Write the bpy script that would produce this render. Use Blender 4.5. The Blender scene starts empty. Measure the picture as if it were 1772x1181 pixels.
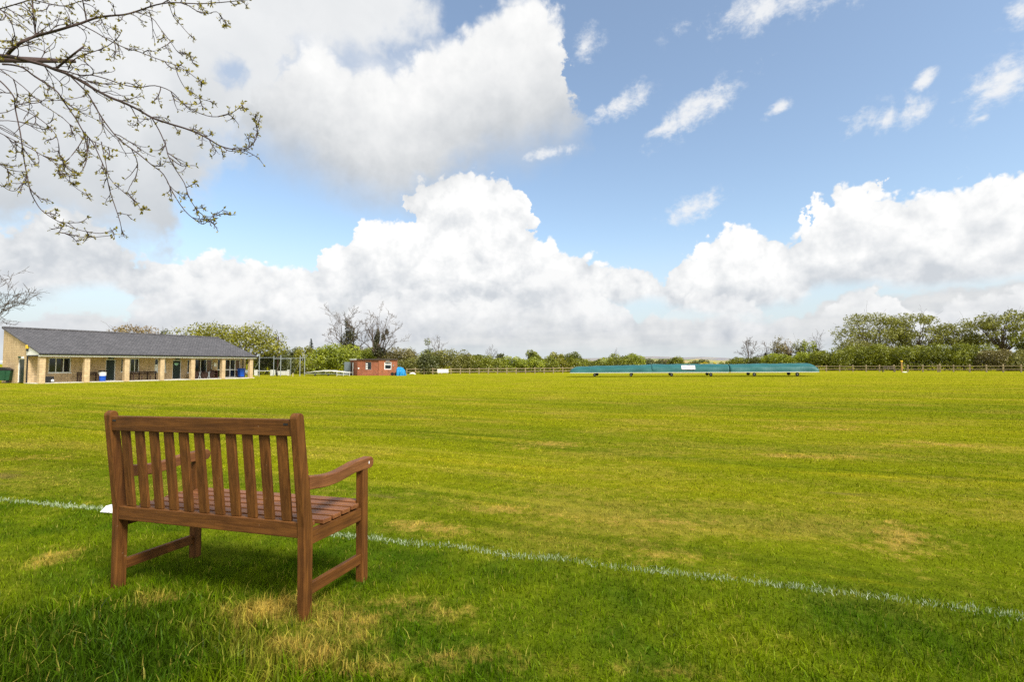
import bpy, math, random
import numpy as np
from mathutils import Vector, Matrix

SC = bpy.context.scene
COL = SC.collection
R = math.radians

# ------------------------------------------------------------------ camera
F_PX, CX, CY, CAM_H = 870.0, 886.0, 590.5, 1.108
PITCH = math.atan(39.5 / F_PX)
cam = bpy.data.cameras.new("camera")
cam.sensor_width = 36.0
cam.lens = F_PX / 1772.0 * 36.0
cam.clip_start, cam.clip_end = 0.05, 6000.0
cam.dof.use_dof = True
cam.dof.focus_distance = 2.9
cam.dof.aperture_fstop = 8.0
cam_ob = bpy.data.objects.new("camera", cam)
cam_ob.location = (0, 0, CAM_H)
cam_ob.rotation_euler = (math.pi / 2 + PITCH, 0, 0)
COL.objects.link(cam_ob)
SC.camera = cam_ob

SC.view_settings.view_transform = 'Standard'
SC.view_settings.look = 'None'
SC.view_settings.exposure = 1.2
SC.view_settings.gamma = 1.0
SC.cycles.max_bounces = 6
SC.cycles.diffuse_bounces = 3
SC.cycles.glossy_bounces = 2
SC.cycles.transmission_bounces = 4
SC.cycles.transparent_max_bounces = 6
SC.cycles.caustics_reflective = False
SC.cycles.caustics_refractive = False
SC.cycles.use_adaptive_sampling = True
SC.cycles.adaptive_threshold = 0.01
SC.cycles.use_denoising = False

# ------------------------------------------------------------------ sun
SUN_AZ, SUN_EL = R(138.0), R(48.0)     # clockwise from the view direction; behind the camera on the right
sun = bpy.data.lights.new("sun", 'SUN')
sun.energy = 2.6
sun.angle = R(16.0)
sun.color = (1.0, 0.95, 0.86)
sun_ob = bpy.data.objects.new("sun", sun)
sd = Vector((math.sin(SUN_AZ) * math.cos(SUN_EL), math.cos(SUN_AZ) * math.cos(SUN_EL), math.sin(SUN_EL)))
sun_ob.rotation_euler = sd.to_track_quat('Z', 'Y').to_euler()
sun_ob.location = (0, -20, 40)
COL.objects.link(sun_ob)


def px_dir(px, py):
    a, b = (px - CX) / F_PX, (CY - py) / F_PX
    return Vector((a, math.cos(PITCH) - b * math.sin(PITCH), math.sin(PITCH) + b * math.cos(PITCH)))


# ------------------------------------------------------------------ node helper
class NT:
    def __init__(self, tree):
        self.t = tree

    def node(self, kind, **kw):
        n = self.t.nodes.new(kind)
        for k, v in kw.items():
            setattr(n, k, v)
        return n

    def put(self, sock, v):
        if hasattr(v, 'is_output'):
            self.t.links.new(v, sock)
        else:
            sock.default_value = v

    def m(self, op, a, b=None, c=None, clamp=False):
        n = self.node('ShaderNodeMath', operation=op, use_clamp=clamp)
        for i, v in enumerate((a, b, c)):
            if v is not None:
                self.put(n.inputs[i], v)
        return n.outputs[0]

    def vm(self, op, a, b=None, scale=None):
        n = self.node('ShaderNodeVectorMath', operation=op)
        self.put(n.inputs[0], a)
        if b is not None:
            self.put(n.inputs[1], b)
        if scale is not None:
            self.put(n.inputs['Scale'], scale)
        return n.outputs['Value'] if op in ('LENGTH', 'DOT_PRODUCT', 'DISTANCE') else n.outputs['Vector']

    def ss(self, v, lo, hi):                      # smooth step lo..hi -> 0..1
        n = self.node('ShaderNodeMapRange', interpolation_type='SMOOTHSTEP')
        self.put(n.inputs['Value'], v)
        self.put(n.inputs['From Min'], lo)
        self.put(n.inputs['From Max'], hi)
        return n.outputs['Result']

    def lin(self, v, lo, hi, a=0.0, b=1.0, clamp=True):
        n = self.node('ShaderNodeMapRange', clamp=clamp)
        for k, x in (('Value', v), ('From Min', lo), ('From Max', hi), ('To Min', a), ('To Max', b)):
            self.put(n.inputs[k], x)
        return n.outputs['Result']

    def mix(self, f, a, b, blend='MIX'):
        n = self.node('ShaderNodeMix', data_type='RGBA', blend_type=blend)
        self.put(n.inputs[0], f)
        self.put(n.inputs[6], a if hasattr(a, 'is_output') else (*a, 1.0))
        self.put(n.inputs[7], b if hasattr(b, 'is_output') else (*b, 1.0))
        return n.outputs[2]

    def noise(self, vec, scale, detail=4.0, rough=0.55, dist=0.0, ntype='FBM'):
        n = self.node('ShaderNodeTexNoise', noise_type=ntype)
        n.normalize = True
        if vec is not None:
            self.put(n.inputs['Vector'], vec)
        n.inputs['Scale'].default_value = scale
        n.inputs['Detail'].default_value = detail
        n.inputs['Roughness'].default_value = rough
        n.inputs['Distortion'].default_value = dist
        return n.outputs['Fac']

    def mapping(self, vec, loc=(0, 0, 0), rot=(0, 0, 0), scale=(1, 1, 1), kind='POINT'):
        n = self.node('ShaderNodeMapping', vector_type=kind)
        self.put(n.inputs['Vector'], vec)
        n.inputs['Location'].default_value = loc
        n.inputs['Rotation'].default_value = rot
        n.inputs['Scale'].default_value = scale
        return n.outputs[0]

    def xyz(self, vec):
        n = self.node('ShaderNodeSeparateXYZ')
        self.put(n.inputs[0], vec)
        return n.outputs

    def comb(self, x, y, z):
        n = self.node('ShaderNodeCombineXYZ')
        for i, v in enumerate((x, y, z)):
            self.put(n.inputs[i], v)
        return n.outputs[0]

    def curve(self, fac, pts):
        n = self.node('ShaderNodeFloatCurve')
        c = n.mapping.curves[0]
        pts = sorted(pts)
        while len(c.points) < len(pts):
            c.points.new(0.5, 0.5)
        for p, (x, y) in zip(c.points, pts):
            p.location = (x, y)
            p.handle_type = 'AUTO_CLAMPED'
        n.mapping.use_clip = False
        n.mapping.update()
        self.put(n.inputs['Value'], fac)
        return n.outputs[0]


# ------------------------------------------------------------------ world: Nishita sky with clouds by direction
world = bpy.data.worlds.new("World")
SC.world = world
world.use_nodes = True
wt = world.node_tree
wt.nodes.clear()
W = NT(wt)
AZ0, AZ1, EL0, EL1 = R(-60), R(60), R(-10), R(70)


def sky_t(px, py):
    d = px_dir(px, py).normalized()
    return (math.atan2(d.x, d.y) - AZ0) / (AZ1 - AZ0), (math.asin(d.z) - EL0) / (EL1 - EL0)


def build_world():
    tc = W.node('ShaderNodeTexCoord')
    d = W.vm('NORMALIZE', tc.outputs['Generated'])
    x, y, z = W.xyz(d)
    az = W.m('ARCTAN2', x, y)
    el = W.m('ARCSINE', z)
    t = W.lin(az, AZ0, AZ1)
    ev = W.lin(el, EL0, EL1, 0.0, 1.0, False)
    # elevation span of 1 px is about R(0.0658): work in degrees
    sky = W.node('ShaderNodeTexSky', sky_type='NISHITA')
    sky.sun_disc = False
    sky.sun_elevation = SUN_EL
    sky.sun_rotation = SUN_AZ
    sky.air_density = 1.0
    sky.dust_density = 1.2
    sky.ozone_density = 1.6
    blue = W.mix(1.0, sky.outputs[0], (0.97, 0.965, 0.905), 'MULTIPLY')

    # billowing noise, as a group so that it can be read twice (here and a step towards the light)
    gt = bpy.data.node_groups.new("cloud_puff", 'ShaderNodeTree')
    gt.interface.new_socket("Vector", in_out='INPUT', socket_type='NodeSocketVector')
    gt.interface.new_socket("Puff", in_out='OUTPUT', socket_type='NodeSocketFloat')
    G = NT(gt)
    gi, go = G.node('NodeGroupInput'), G.node('NodeGroupOutput')
    v = gi.outputs[0]
    a = G.m('ABSOLUTE', G.m('MULTIPLY_ADD', G.noise(v, 9.0, 1.0, 0.5), 2.0, -1.0))
    b = G.m('ABSOLUTE', G.m('MULTIPLY_ADD', G.noise(v, 21.0, 1.5, 0.5), 2.0, -1.0))
    c = G.m('ABSOLUTE', G.m('MULTIPLY_ADD', G.noise(v, 48.0, 2.0, 0.55), 2.0, -1.0))
    f = G.noise(v, 30.0, 7.0, 0.62)
    s = G.m('ADD', G.m('MULTIPLY', a, 1.15), G.m('MULTIPLY', b, 0.75))
    s = G.m('ADD', s, G.m('MULTIPLY', c, 0.42))
    s = G.m('ADD', s, G.m('MULTIPLY_ADD', f, 0.75, -0.375))
    G.put(go.inputs[0], s)

    def puff(vec):
        n = W.node('ShaderNodeGroup')
        n.node_tree = gt
        W.put(n.inputs[0], vec)
        return n.outputs[0]
    p0 = puff(d)
    p1 = puff(W.vm('ADD', d, (0.016, 0.0, 0.036)))
    cell = W.noise(W.mapping(d, scale=(1, 1, 1.7)), 9.0, 4.0, 0.55, 0.3)
    relief = W.m('SUBTRACT', p0, p1)
    soft = W.noise(d, 4.0, 4.0, 0.5)                    # broad, soft
    streak = W.noise(W.mapping(d, scale=(7.0, 7.0, 40.0)), 1.0, 5.0, 0.55)
    puffc = W.m('SUBTRACT', p0, 0.42)                   # centred

    # let the outlines wander sideways too, so that steep cloud flanks are ragged as well
    wob = W.m('ADD', W.m('MULTIPLY_ADD', W.noise(d, 13.0, 6.0, 0.6), 0.075, -0.0375), W.m('MULTIPLY', puffc, 0.008))
    t = W.m('ADD', t, wob)

    PX = 1.0 / (EL1 - EL0) * R(0.0640)                  # one photo pixel in units of ev

    def layer(top, bot, amp, edge_t, edge_b, amp_b):
        ct = W.curve(t, [sky_t(*p) for p in top])
        cb = W.curve(t, [sky_t(*p) for p in bot])
        ft = W.m('MULTIPLY', W.m('SUBTRACT', ct, ev), 1.0 / PX)       # px below the top outline
        fb = W.m('MULTIPLY', W.m('SUBTRACT', ev, cb), 1.0 / PX)       # px above the base
        at = W.ss(W.m('MULTIPLY_ADD', puffc, amp, ft), 0.0, edge_t)
        rag = W.m('MULTIPLY_ADD', puffc, -amp_b * .55, W.m('MULTIPLY_ADD', soft, amp_b * 2, -amp_b))
        ab = W.ss(W.m('ADD', fb, rag), -edge_b * .5, edge_b * .5)
        return W.m('MULTIPLY', at, ab), ft, fb

    col = blue
    white = (4.3, 4.3, 4.26)
    grey = (2.65, 2.8, 2.98)

    def over(col, alpha, shade, lo=grey, hi=white):
        return W.mix(alpha, col, W.mix(shade, lo, hi))

    # thin haze band at the horizon
    hz = W.ss(el, R(15.0), R(1.0))
    col = W.mix(0.07, col, (2.9, 2.95, 2.95))
    col = W.mix(W.m('MULTIPLY', hz, 0.88), col, (2.83, 3.10, 3.31))

    # far low bank
    a1, ft, fb = layer([(-60, 520), (0, 548), (120, 540), (200, 540), (300, 515), (400, 495), (500, 512), (600, 490), (700, 470), (900, 490),
                        (1000, 515), (1100, 545), (1170, 548), (1230, 538), (1300, 552), (1380, 535), (1420, 515), (1480, 497), (1530, 492),
                        (1560, 515), (1620, 498), (1700, 488), (1800, 478)],
                       [(-60, 700), (1830, 700)], 26, 12, 40, 5)
    sh = W.m('ADD', W.lin(streak, 0.35, 0.62, 0.45, 0.95), W.m('MULTIPLY', relief, 0.5))
    col = over(col, W.m('MULTIPLY', a1, W.ss(el, R(0.2), R(2.6))), sh, (2.31, 2.48, 2.66), (3.31, 3.36, 3.38))

    # the main cumulus bank
    a2, ft, fb = layer([(-60, 385), (0, 378), (60, 362), (130, 372), (190, 395), (235, 436), (290, 436), (350, 425), (430, 445), (500, 455),
                        (543, 450), (556, 420), (600, 405), (640, 376), (688, 380), (700, 335), (740, 303), (790, 285), (850, 292), (896, 322),
                        (912, 360), (918, 395), (950, 410), (1000, 440), (1050, 447), (1100, 450), (1146, 476), (1168, 440), (1200, 436),
                        (1236, 402), (1270, 388), (1306, 405), (1380, 405), (1402, 355), (1440, 318), (1490, 302), (1526, 338), (1562, 330),
                        (1620, 318), (1700, 298), (1750, 278), (1772, 270), (1850, 262)],
                       [(-60, 500), (0, 505), (200, 500), (235, 525), (300, 540), (500, 545), (560, 535), (700, 528), (830, 530), (900, 545), (1040, 530), (1130, 520),
                        (1170, 530), (1300, 528), (1370, 510), (1392, 492), (1500, 490), (1600, 492), (1700, 488), (1850, 480)],
                       46, 9, 26, 20)
    base = W.ss(W.m('ADD', fb, W.m('MULTIPLY_ADD', soft, 180.0, -90.0)), -10.0, 120.0)
    sh = W.m('ADD', W.m('MULTIPLY_ADD', base, 0.52, 0.38), W.m('MULTIPLY', relief, 0.80))
    deep = W.m('MULTIPLY', W.ss(ft, 30.0, 170.0), W.lin(cell, 0.36, 0.62, -0.30, 0.14))
    sh = W.m('ADD', sh, deep)
    left = W.ss(az, R(-33), R(-42))                     # the bank over the pavilion lies in the shade of the overcast
    sh = W.m('SUBTRACT', sh, W.m('MULTIPLY', left, 0.22))
    col = over(col, a2, sh)

    # a nearer row of small cumulus below it
    ab_, ft, fb = layer([(-60, 556), (60, 536), (150, 552), (240, 496), (300, 466), (380, 458), (450, 474), (520, 498), (580, 536), (640, 508), (720, 496),
                         (800, 516), (860, 496), (940, 474), (1010, 486), (1080, 516), (1130, 551), (1180, 516), (1230, 496), (1290, 508), (1340, 536),
                         (1400, 545), (1450, 516), (1500, 498), (1545, 514), (1600, 546), (1680, 516), (1760, 496), (1830, 496)],
                        [(-60, 588), (300, 584), (600, 592), (900, 580), (1100, 590), (1400, 582), (1830, 588)], 40, 10, 22, 14)
    base = W.ss(W.m('ADD', fb, W.m('MULTIPLY_ADD', soft, 70.0, -35.0)), -6.0, 62.0)
    sh = W.m('ADD', W.m('MULTIPLY_ADD', base, 0.55, 0.34), W.m('MULTIPLY', relief, 0.55))
    sh = W.m('ADD', sh, W.lin(cell, 0.36, 0.62, -0.18, 0.12))
    sh = W.m('SUBTRACT', sh, W.m('MULTIPLY', left, 0.15))
    col = over(col, W.m('MULTIPLY', ab_, W.lin(W.noise(W.mapping(d, scale=(1, 1, 2.0)), 6.0, 4.0, 0.55), 0.40, 0.52, 0.25, 0.94)), sh, (2.35, 2.5, 2.72), (4.0, 4.02, 4.02))

    # overcast filling the upper left
    a4, ft, fb = layer([(-60, -420), (500, -420), (640, -300), (700, -120), (745, -25), (790, 40), (850, 200), (1850, 250)],
                       [(-60, 370), (0, 375), (60, 362), (130, 378), (190, 402), (235, 425), (275, 400), (310, 352), (350, 318), (390, 300),
                        (420, 282), (450, 240), (480, 160), (520, 82), (570, 76), (640, 66), (700, 36), (745, 4), (790, -60), (1850, -200)],
                       30, 60, 80, 70)
    hole = W.mapping(W.comb(az, el, 0.0), loc=(0, 0, 0))
    dk = W.ss(W.m('ADD', fb, W.m('MULTIPLY_ADD', soft, 160.0, -80.0)), -30.0, 260.0)
    dl_ = W.ss(az, R(-26), R(-36))
    dk = W.m('ADD', W.m('MULTIPLY', dk, dl_), W.m('MULTIPLY', W.m('SUBTRACT', 1.0, dl_), 0.85))
    sh = W.m('ADD', W.m('MULTIPLY_ADD', dk, 0.70, 0.10), W.m('MULTIPLY', relief, 0.10))
    sh = W.m('ADD', sh, W.m('MULTIPLY_ADD', soft, 0.3, -0.15))
    dh = px_dir(398, 124).normalized()
    hd = W.vm('LENGTH', W.mapping(W.vm('SUBTRACT', d, tuple(dh)), scale=(38.0, 38.0, 60.0)))
    hole = W.ss(W.m('ADD', hd, W.m('MULTIPLY', puffc, 1.6)), 0.1, 1.3)
    a4 = W.m('MULTIPLY', a4, W.m('MULTIPLY_ADD', hole, 0.6, 0.4))
    col = over(col, W.m('MULTIPLY', a4, 0.985), sh, (2.35, 2.5, 2.66), (4.0, 4.03, 4.04))

    # the big middle cloud
    a3, ft, fb = layer([(380, 300), (415, 225), (440, 150), (480, 96), (520, 56), (556, 42), (592, 78), (640, 80), (700, 76), (750, 44),
                        (790, 34), (830, 4), (870, -24), (925, -40), (958, 8), (982, 60), (985, 110), (998, 160), (1012, 188), (1030, 230), (1100, 300)],
                       [(380, 260), (420, 262), (470, 280), (530, 296), (590, 322), (640, 336), (690, 336), (740, 312), (800, 280), (850, 262),
                        (910, 252), (960, 236), (1000, 214), (1030, 190), (1100, 120)],
                       40, 36, 110, 44)
    # (the outline closes where top and base cross)
    base = W.ss(W.m('ADD', fb, W.m('MULTIPLY_ADD', soft, 110.0, -55.0)), -30.0, 190.0)
    sh = W.m('ADD', W.m('MULTIPLY_ADD', base, 0.80, 0.06), W.m('MULTIPLY', relief, 0.26))
    col = over(col, a3, sh, (2.35, 2.48, 2.62), (4.2, 4.2, 4.16))

    # torn scraps of cloud
    av = W.comb(az, el, 0.0)
    best = None
    for (px, py, rx, ry, rot) in ((1012, 82, 34, 34, 50), (1066, 186, 62, 28, 22), (1215, 186, 112, 30, 24), (1342, 190, 30, 13, 22),
                                  (1205, 360, 56, 24, 18), (1528, 208, 84, 34, 0), (1348, 10, 180, 46, 0), (1602, 134, 30, 15, 45),
                                  (1735, 150, 105, 52, 22), (1768, 16, 40, 30, 40), (1150, 222, 40, 14, 20), (960, 262, 60, 14, 8), (1700, 205, 26, 10, 15)):
        q = px_dir(px, py).normalized()
        a_, e_ = math.atan2(q.x, q.y), math.asin(q.z)
        q2 = px_dir(px + 1, py).normalized()
        sx = abs(math.atan2(q2.x, q2.y) - a_)
        q3 = px_dir(px, py + 1).normalized()
        sy = abs(math.asin(q3.z) - e_)
        mv = W.mapping(av, loc=(a_, e_, 0), rot=(0, 0, R(rot)), scale=(rx * sx, ry * sy, 1), kind='TEXTURE')
        l = W.vm('LENGTH', mv)
        best = l if best is None else W.m('MINIMUM', best, l)
    torn = W.noise(d, 16.0, 8.0, 0.62, 0.4)
    field = W.m('ADD', W.m('SUBTRACT', 1.0, best), W.m('ADD', W.m('MULTIPLY_ADD', torn, 3.4, -1.75), W.m('MULTIPLY_ADD', W.noise(W.mapping(d, scale=(1, 1, 1.6)), 55.0, 5.0, 0.65), 1.6, -0.8)))
    a5 = W.m('MULTIPLY', W.ss(field, -0.1, 1.15), W.ss(best, 1.7, 0.8))
    sh = W.m('ADD', W.lin(field, 0.0, 1.4, 0.45, 0.95), W.m('MULTIPLY', relief, 0.1))
    col = over(col, W.m('MULTIPLY', a5, 0.88), sh, (3.3, 3.45, 3.65), (4.0, 4.0, 3.98))

    # unseen bright broken cloud, added behind the camera to raise the ambient light
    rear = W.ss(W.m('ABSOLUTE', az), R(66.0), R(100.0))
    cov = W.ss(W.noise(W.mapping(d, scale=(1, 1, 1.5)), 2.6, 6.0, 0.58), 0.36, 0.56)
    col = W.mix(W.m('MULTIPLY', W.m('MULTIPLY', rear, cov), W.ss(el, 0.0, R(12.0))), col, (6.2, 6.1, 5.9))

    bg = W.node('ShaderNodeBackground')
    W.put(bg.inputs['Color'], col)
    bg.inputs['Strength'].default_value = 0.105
    out = W.node('ShaderNodeOutputWorld')
    wt.links.new(bg.outputs[0], out.inputs[0])


build_world()


# ------------------------------------------------------------------ ground shape and placing helpers
def g(x, y):
    yy = max(y, -12.0)
    return -.0157 * 40 * (1 - math.exp(-yy / 40)) + (.0085 if x > 0 else .0042) * 80 * math.tanh(x / 80)


def g_np(x, y):
    yy = np.maximum(y, -12.0)
    return -.0157 * 40 * (1 - np.exp(-yy / 40)) + np.where(x > 0, .0085, .0042) * 80 * np.tanh(x / 80)


def ground_at(px, py):
    d = px_dir(px, py)
    lo, hi = .3, 500.
    for _ in range(60):
        mid = (lo + hi) / 2
        if CAM_H + d.z * mid > g(d.x * mid, d.y * mid):
            lo = mid
        else:
            hi = mid
    return Vector((d.x * mid, d.y * mid, g(d.x * mid, d.y * mid)))


def at_y(px, py, Y):
    d = px_dir(px, py)
    t = Y / d.y
    return Vector((d.x * t, Y, CAM_H + d.z * t))


# ------------------------------------------------------------------ object helpers
def tag(o, label=None, cat=None, group=None, kind=None):
    if label: o['label'] = label
    if cat: o['category'] = cat
    if group: o['group'] = group
    if kind: o['kind'] = kind
    return o


def empty(name, loc, rz=0.0, label=None, cat=None, group=None):
    o = bpy.data.objects.new(name, None)
    o.empty_display_size = 0.2
    o.location = loc
    o.rotation_euler = (0, 0, rz)
    COL.objects.link(o)
    return tag(o, label, cat, group)


def copy_tree(o, parent=None):
    c = o.copy()
    COL.objects.link(c)
    if parent is not None:
        c.parent = parent
    for ch in list(o.children):
        copy_tree(ch, c)
    return c


class MB:
    def __init__(self):
        self.v, self.f, self.s = [], [], []

    def add(self, vs, fs, smooth=False):
        n = len(self.v)
        self.v += [tuple(p) for p in vs]
        self.f += [tuple(i + n for i in q) for q in fs]
        self.s += [smooth] * len(fs)

    def box(self, x0, x1, y0, y1, z0, z1):
        self.add([(x, y, z) for z in (z0, z1) for y in (y0, y1) for x in (x0, x1)],
                 [(0, 2, 3, 1), (4, 5, 7, 6), (0, 1, 5, 4), (2, 6, 7, 3), (0, 4, 6, 2), (1, 3, 7, 5)])
        return self

    def bar(self, p, q, w, h, up=(0, 0, 1)):
        p, q, up = Vector(p), Vector(q), Vector(up)
        d = (q - p).normalized()
        s = d.cross(up)
        if s.length < 1e-4:
            s = d.cross(Vector((1, 0, 0)))
        s.normalize()
        u = s.cross(d)
        vs = []
        for e in (p, q):
            for a, b in ((-1, -1), (1, -1), (1, 1), (-1, 1)):
                vs.append(e + s * (a * w / 2) + u * (b * h / 2))
        self.add(vs, [(0, 1, 2, 3), (7, 6, 5, 4), (0, 4, 5, 1), (1, 5, 6, 2), (2, 6, 7, 3), (3, 7, 4, 0)])
        return self

    def tube(self, pts, rads, n=6, cap=True):
        pts = [Vector(p) for p in pts]
        if not hasattr(rads, '__len__'):
            rads = [rads] * len(pts)
        ref = Vector((0.31, 0.12, 0.94)).normalized()
        vs = []
        for i, p in enumerate(pts):
            d = (pts[min(i + 1, len(pts) - 1)] - pts[max(i - 1, 0)])
            if d.length < 1e-9: d = Vector((0, 0, 1))
            d.normalize()
            s = d.cross(ref)
            if s.length < 1e-3: s = d.cross(Vector((1, 0, 0)))
            s.normalize()
            u = s.cross(d)
            for k in range(n):
                a = 2 * math.pi * k / n
                vs.append(p + (s * math.cos(a) + u * math.sin(a)) * rads[i])
        fs = []
        for i in range(len(pts) - 1):
            for k in range(n):
                a, b = i * n + k, i * n + (k + 1) % n
                fs.append((a, b, b + n, a + n))
        self.add(vs, fs, True)
        if cap:
            self.add(vs[:n], [tuple(reversed(range(n)))])
            self.add(vs[-n:], [tuple(range(n))])
        return self

    def prism(self, prof, a0, a1, fn):
        """profile (2-D points, counter-clockwise) swept from a0 to a1; fn(u, v, a) -> xyz"""
        n = len(prof)
        vs = [fn(u, v, a0) for u, v in prof] + [fn(u, v, a1) for u, v in prof]
        fs = [tuple(reversed(range(n))), tuple(range(n, 2 * n))]
        fs += [(k, (k + 1) % n, (k + 1) % n + n, k + n) for k in range(n)]
        self.add(vs, fs)
        return self

    def build(self, name, mat, parent=None, bevel=0.0, loc=None):
        me = bpy.data.meshes.new(name)
        me.from_pydata(self.v, [], self.f)
        me.polygons.foreach_set('use_smooth', self.s)
        me.materials.append(mat)
        me.update()
        o = bpy.data.objects.new(name, me)
        COL.objects.link(o)
        if parent is not None:
            o.parent = parent
        if loc is not None:
            o.location = loc
        if bevel:
            b = o.modifiers.new('bevel', 'BEVEL')
            b.width, b.segments, b.limit_method = bevel, 2, 'ANGLE'
            b.harden_normals = False
        return o


def np_mesh(name, verts, faces, mat, parent=None, attr=None, smooth=False):
    """verts (N,3), faces (M,k) arrays; attr: per-vertex float 'rnd'"""
    me = bpy.data.meshes.new(name)
    k = faces.shape[1]
    me.vertices.add(len(verts))
    me.vertices.foreach_set('co', np.ascontiguousarray(verts, dtype=np.float32).ravel())
    me.loops.add(faces.size)
    me.loops.foreach_set('vertex_index', np.ascontiguousarray(faces, dtype=np.int32).ravel())
    me.polygons.add(len(faces))
    me.polygons.foreach_set('loop_start', np.arange(0, faces.size, k, dtype=np.int32))
    me.polygons.foreach_set('loop_total', np.full(len(faces), k, dtype=np.int32))
    if smooth:
        me.polygons.foreach_set('use_smooth', np.ones(len(faces), dtype=bool))
    if attr is not None:
        at = me.attributes.new('rnd', 'FLOAT', 'POINT')
        at.data.foreach_set('value', np.ascontiguousarray(attr, dtype=np.float32))
    me.materials.append(mat)
    me.update(calc_edges=True)
    o = bpy.data.objects.new(name, me)
    COL.objects.link(o)
    if parent is not None:
        o.parent = parent
    return o


# ------------------------------------------------------------------ materials
def new_mat(name):
    m = bpy.data.materials.new(name)
    m.use_nodes = True
    m.node_tree.nodes.clear()
    return m, NT(m.node_tree)


def principled(N, col, rough=0.6, bump=None, bump_dist=0.01, bump_str=0.4, spec=0.4, metal=0.0, **kw):
    p = N.node('ShaderNodeBsdfPrincipled')
    N.put(p.inputs['Base Color'], col if hasattr(col, 'is_output') else (*col, 1))
    N.put(p.inputs['Roughness'], rough)
    p.inputs['Specular IOR Level'].default_value = spec
    p.inputs['Metallic'].default_value = metal
    if bump is not None:
        b = N.node('ShaderNodeBump')
        b.inputs['Strength'].default_value = bump_str
        b.inputs['Distance'].default_value = bump_dist
        N.put(b.inputs['Height'], bump)
        N.put(p.inputs['Normal'], b.outputs[0])
    o = N.node('ShaderNodeOutputMaterial')
    N.t.links.new(p.outputs[0], o.inputs[0])
    return p


def plain(name, col, rough=0.6, var=0.18, scale=6.0, spec=0.4, metal=0.0, bump=0.0):
    m, N = new_mat(name)
    tc = N.node('ShaderNodeTexCoord')
    n = N.noise(tc.outputs['Object'], scale, 5.0, 0.6)
    f = N.lin(n, 0.3, 0.7, 1 - var, 1 + var)
    c = N.mix(1.0, col, N.comb(f, f, f), 'MULTIPLY')
    principled(N, c, rough, n if bump else None, 0.01, bump, spec, metal)
    return m


def wood(name, axis, dark, light, scale=1.0, rough=0.55):
    """stained wood with the grain along one axis of the object"""
    m, N = new_mat(name)
    tc = N.node('ShaderNodeTexCoord')
    sc = [26.0 * scale] * 3
    sc[axis] = 1.6 * scale
    v = N.mapping(tc.outputs['Object'], scale=sc)
    grain = N.noise(v, 2.2, 6.0, 0.65, 0.6)
    fine = N.noise(v, 9.0, 3.0, 0.6)
    blotch = N.noise(tc.outputs['Object'], 5.0 * scale, 4.0, 0.6)
    c = N.mix(N.ss(grain, 0.30, 0.72), dark, light)
    k = N.lin(blotch, 0.3, 0.7, 0.68, 1.25)
    c = N.mix(1.0, c, N.comb(k, k, k), 'MULTIPLY')
    c = N.mix(N.m('MULTIPLY', N.ss(fine, 0.55, 0.75), 0.5), c, tuple(q * 0.45 for q in dark))
    wear = N.ss(N.noise(tc.outputs['Object'], 38.0 * scale, 3.0, 0.6), 0.70, 0.80)
    c = N.mix(N.m('MULTIPLY', wear, 0.35), c, (0.36, 0.26, 0.17))
    principled(N, c, N.lin(grain, 0.3, 0.7, rough, rough + .2), N.m('ADD', grain, N.m('MULTIPLY', fine, 0.5)), 0.0015, 0.6, 0.22)
    return m


def brick(name, c1, c2, mortar, bw, bh, ms, swz='xz', offset=0.5, var=0.25, rough=0.85, rowvar=None, bump=0.5):
    m, N = new_mat(name)
    tc = N.node('ShaderNodeTexCoord')
    x, y, z = N.xyz(tc.outputs['Object'])
    if swz == 'xz':
        u = N.m('ADD', x, y)
        v = N.comb(u, z, 0.0)
    else:
        v = N.comb(x, y, 0.0)
    b = N.node('ShaderNodeTexBrick')
    b.offset = offset
    N.put(b.inputs['Vector'], v)
    b.inputs['Scale'].default_value = 1.0
    b.inputs['Brick Width'].default_value = bw
    b.inputs['Row Height'].default_value = bh
    b.inputs['Mortar Size'].default_value = ms
    b.inputs['Color1'].default_value = (*c1, 1)
    b.inputs['Color2'].default_value = (*c2, 1)
    b.inputs['Mortar'].default_value = (*mortar, 1)
    n = N.noise(tc.outputs['Object'], 1.1, 5.0, 0.6)
    f = N.lin(n, 0.3, 0.7, 1 - var, 1 + var)
    c = N.mix(1.0, b.outputs['Color'], N.comb(f, f, f), 'MULTIPLY')
    st = N.noise(N.mapping(tc.outputs['Object'], scale=(2.5, 2.5, 0.35)), 2.0, 4.0, 0.6)
    f2 = N.lin(st, 0.35, 0.7, 1.08, 0.8)
    c = N.mix(1.0, c, N.comb(f2, f2, f2), 'MULTIPLY')
    principled(N, c, rough, N.m('ADD', N.m('MULTIPLY', b.outputs['Fac'], -1.0), N.m('MULTIPLY', n, 0.4)), 0.02, bump, 0.25)
    return m


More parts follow.
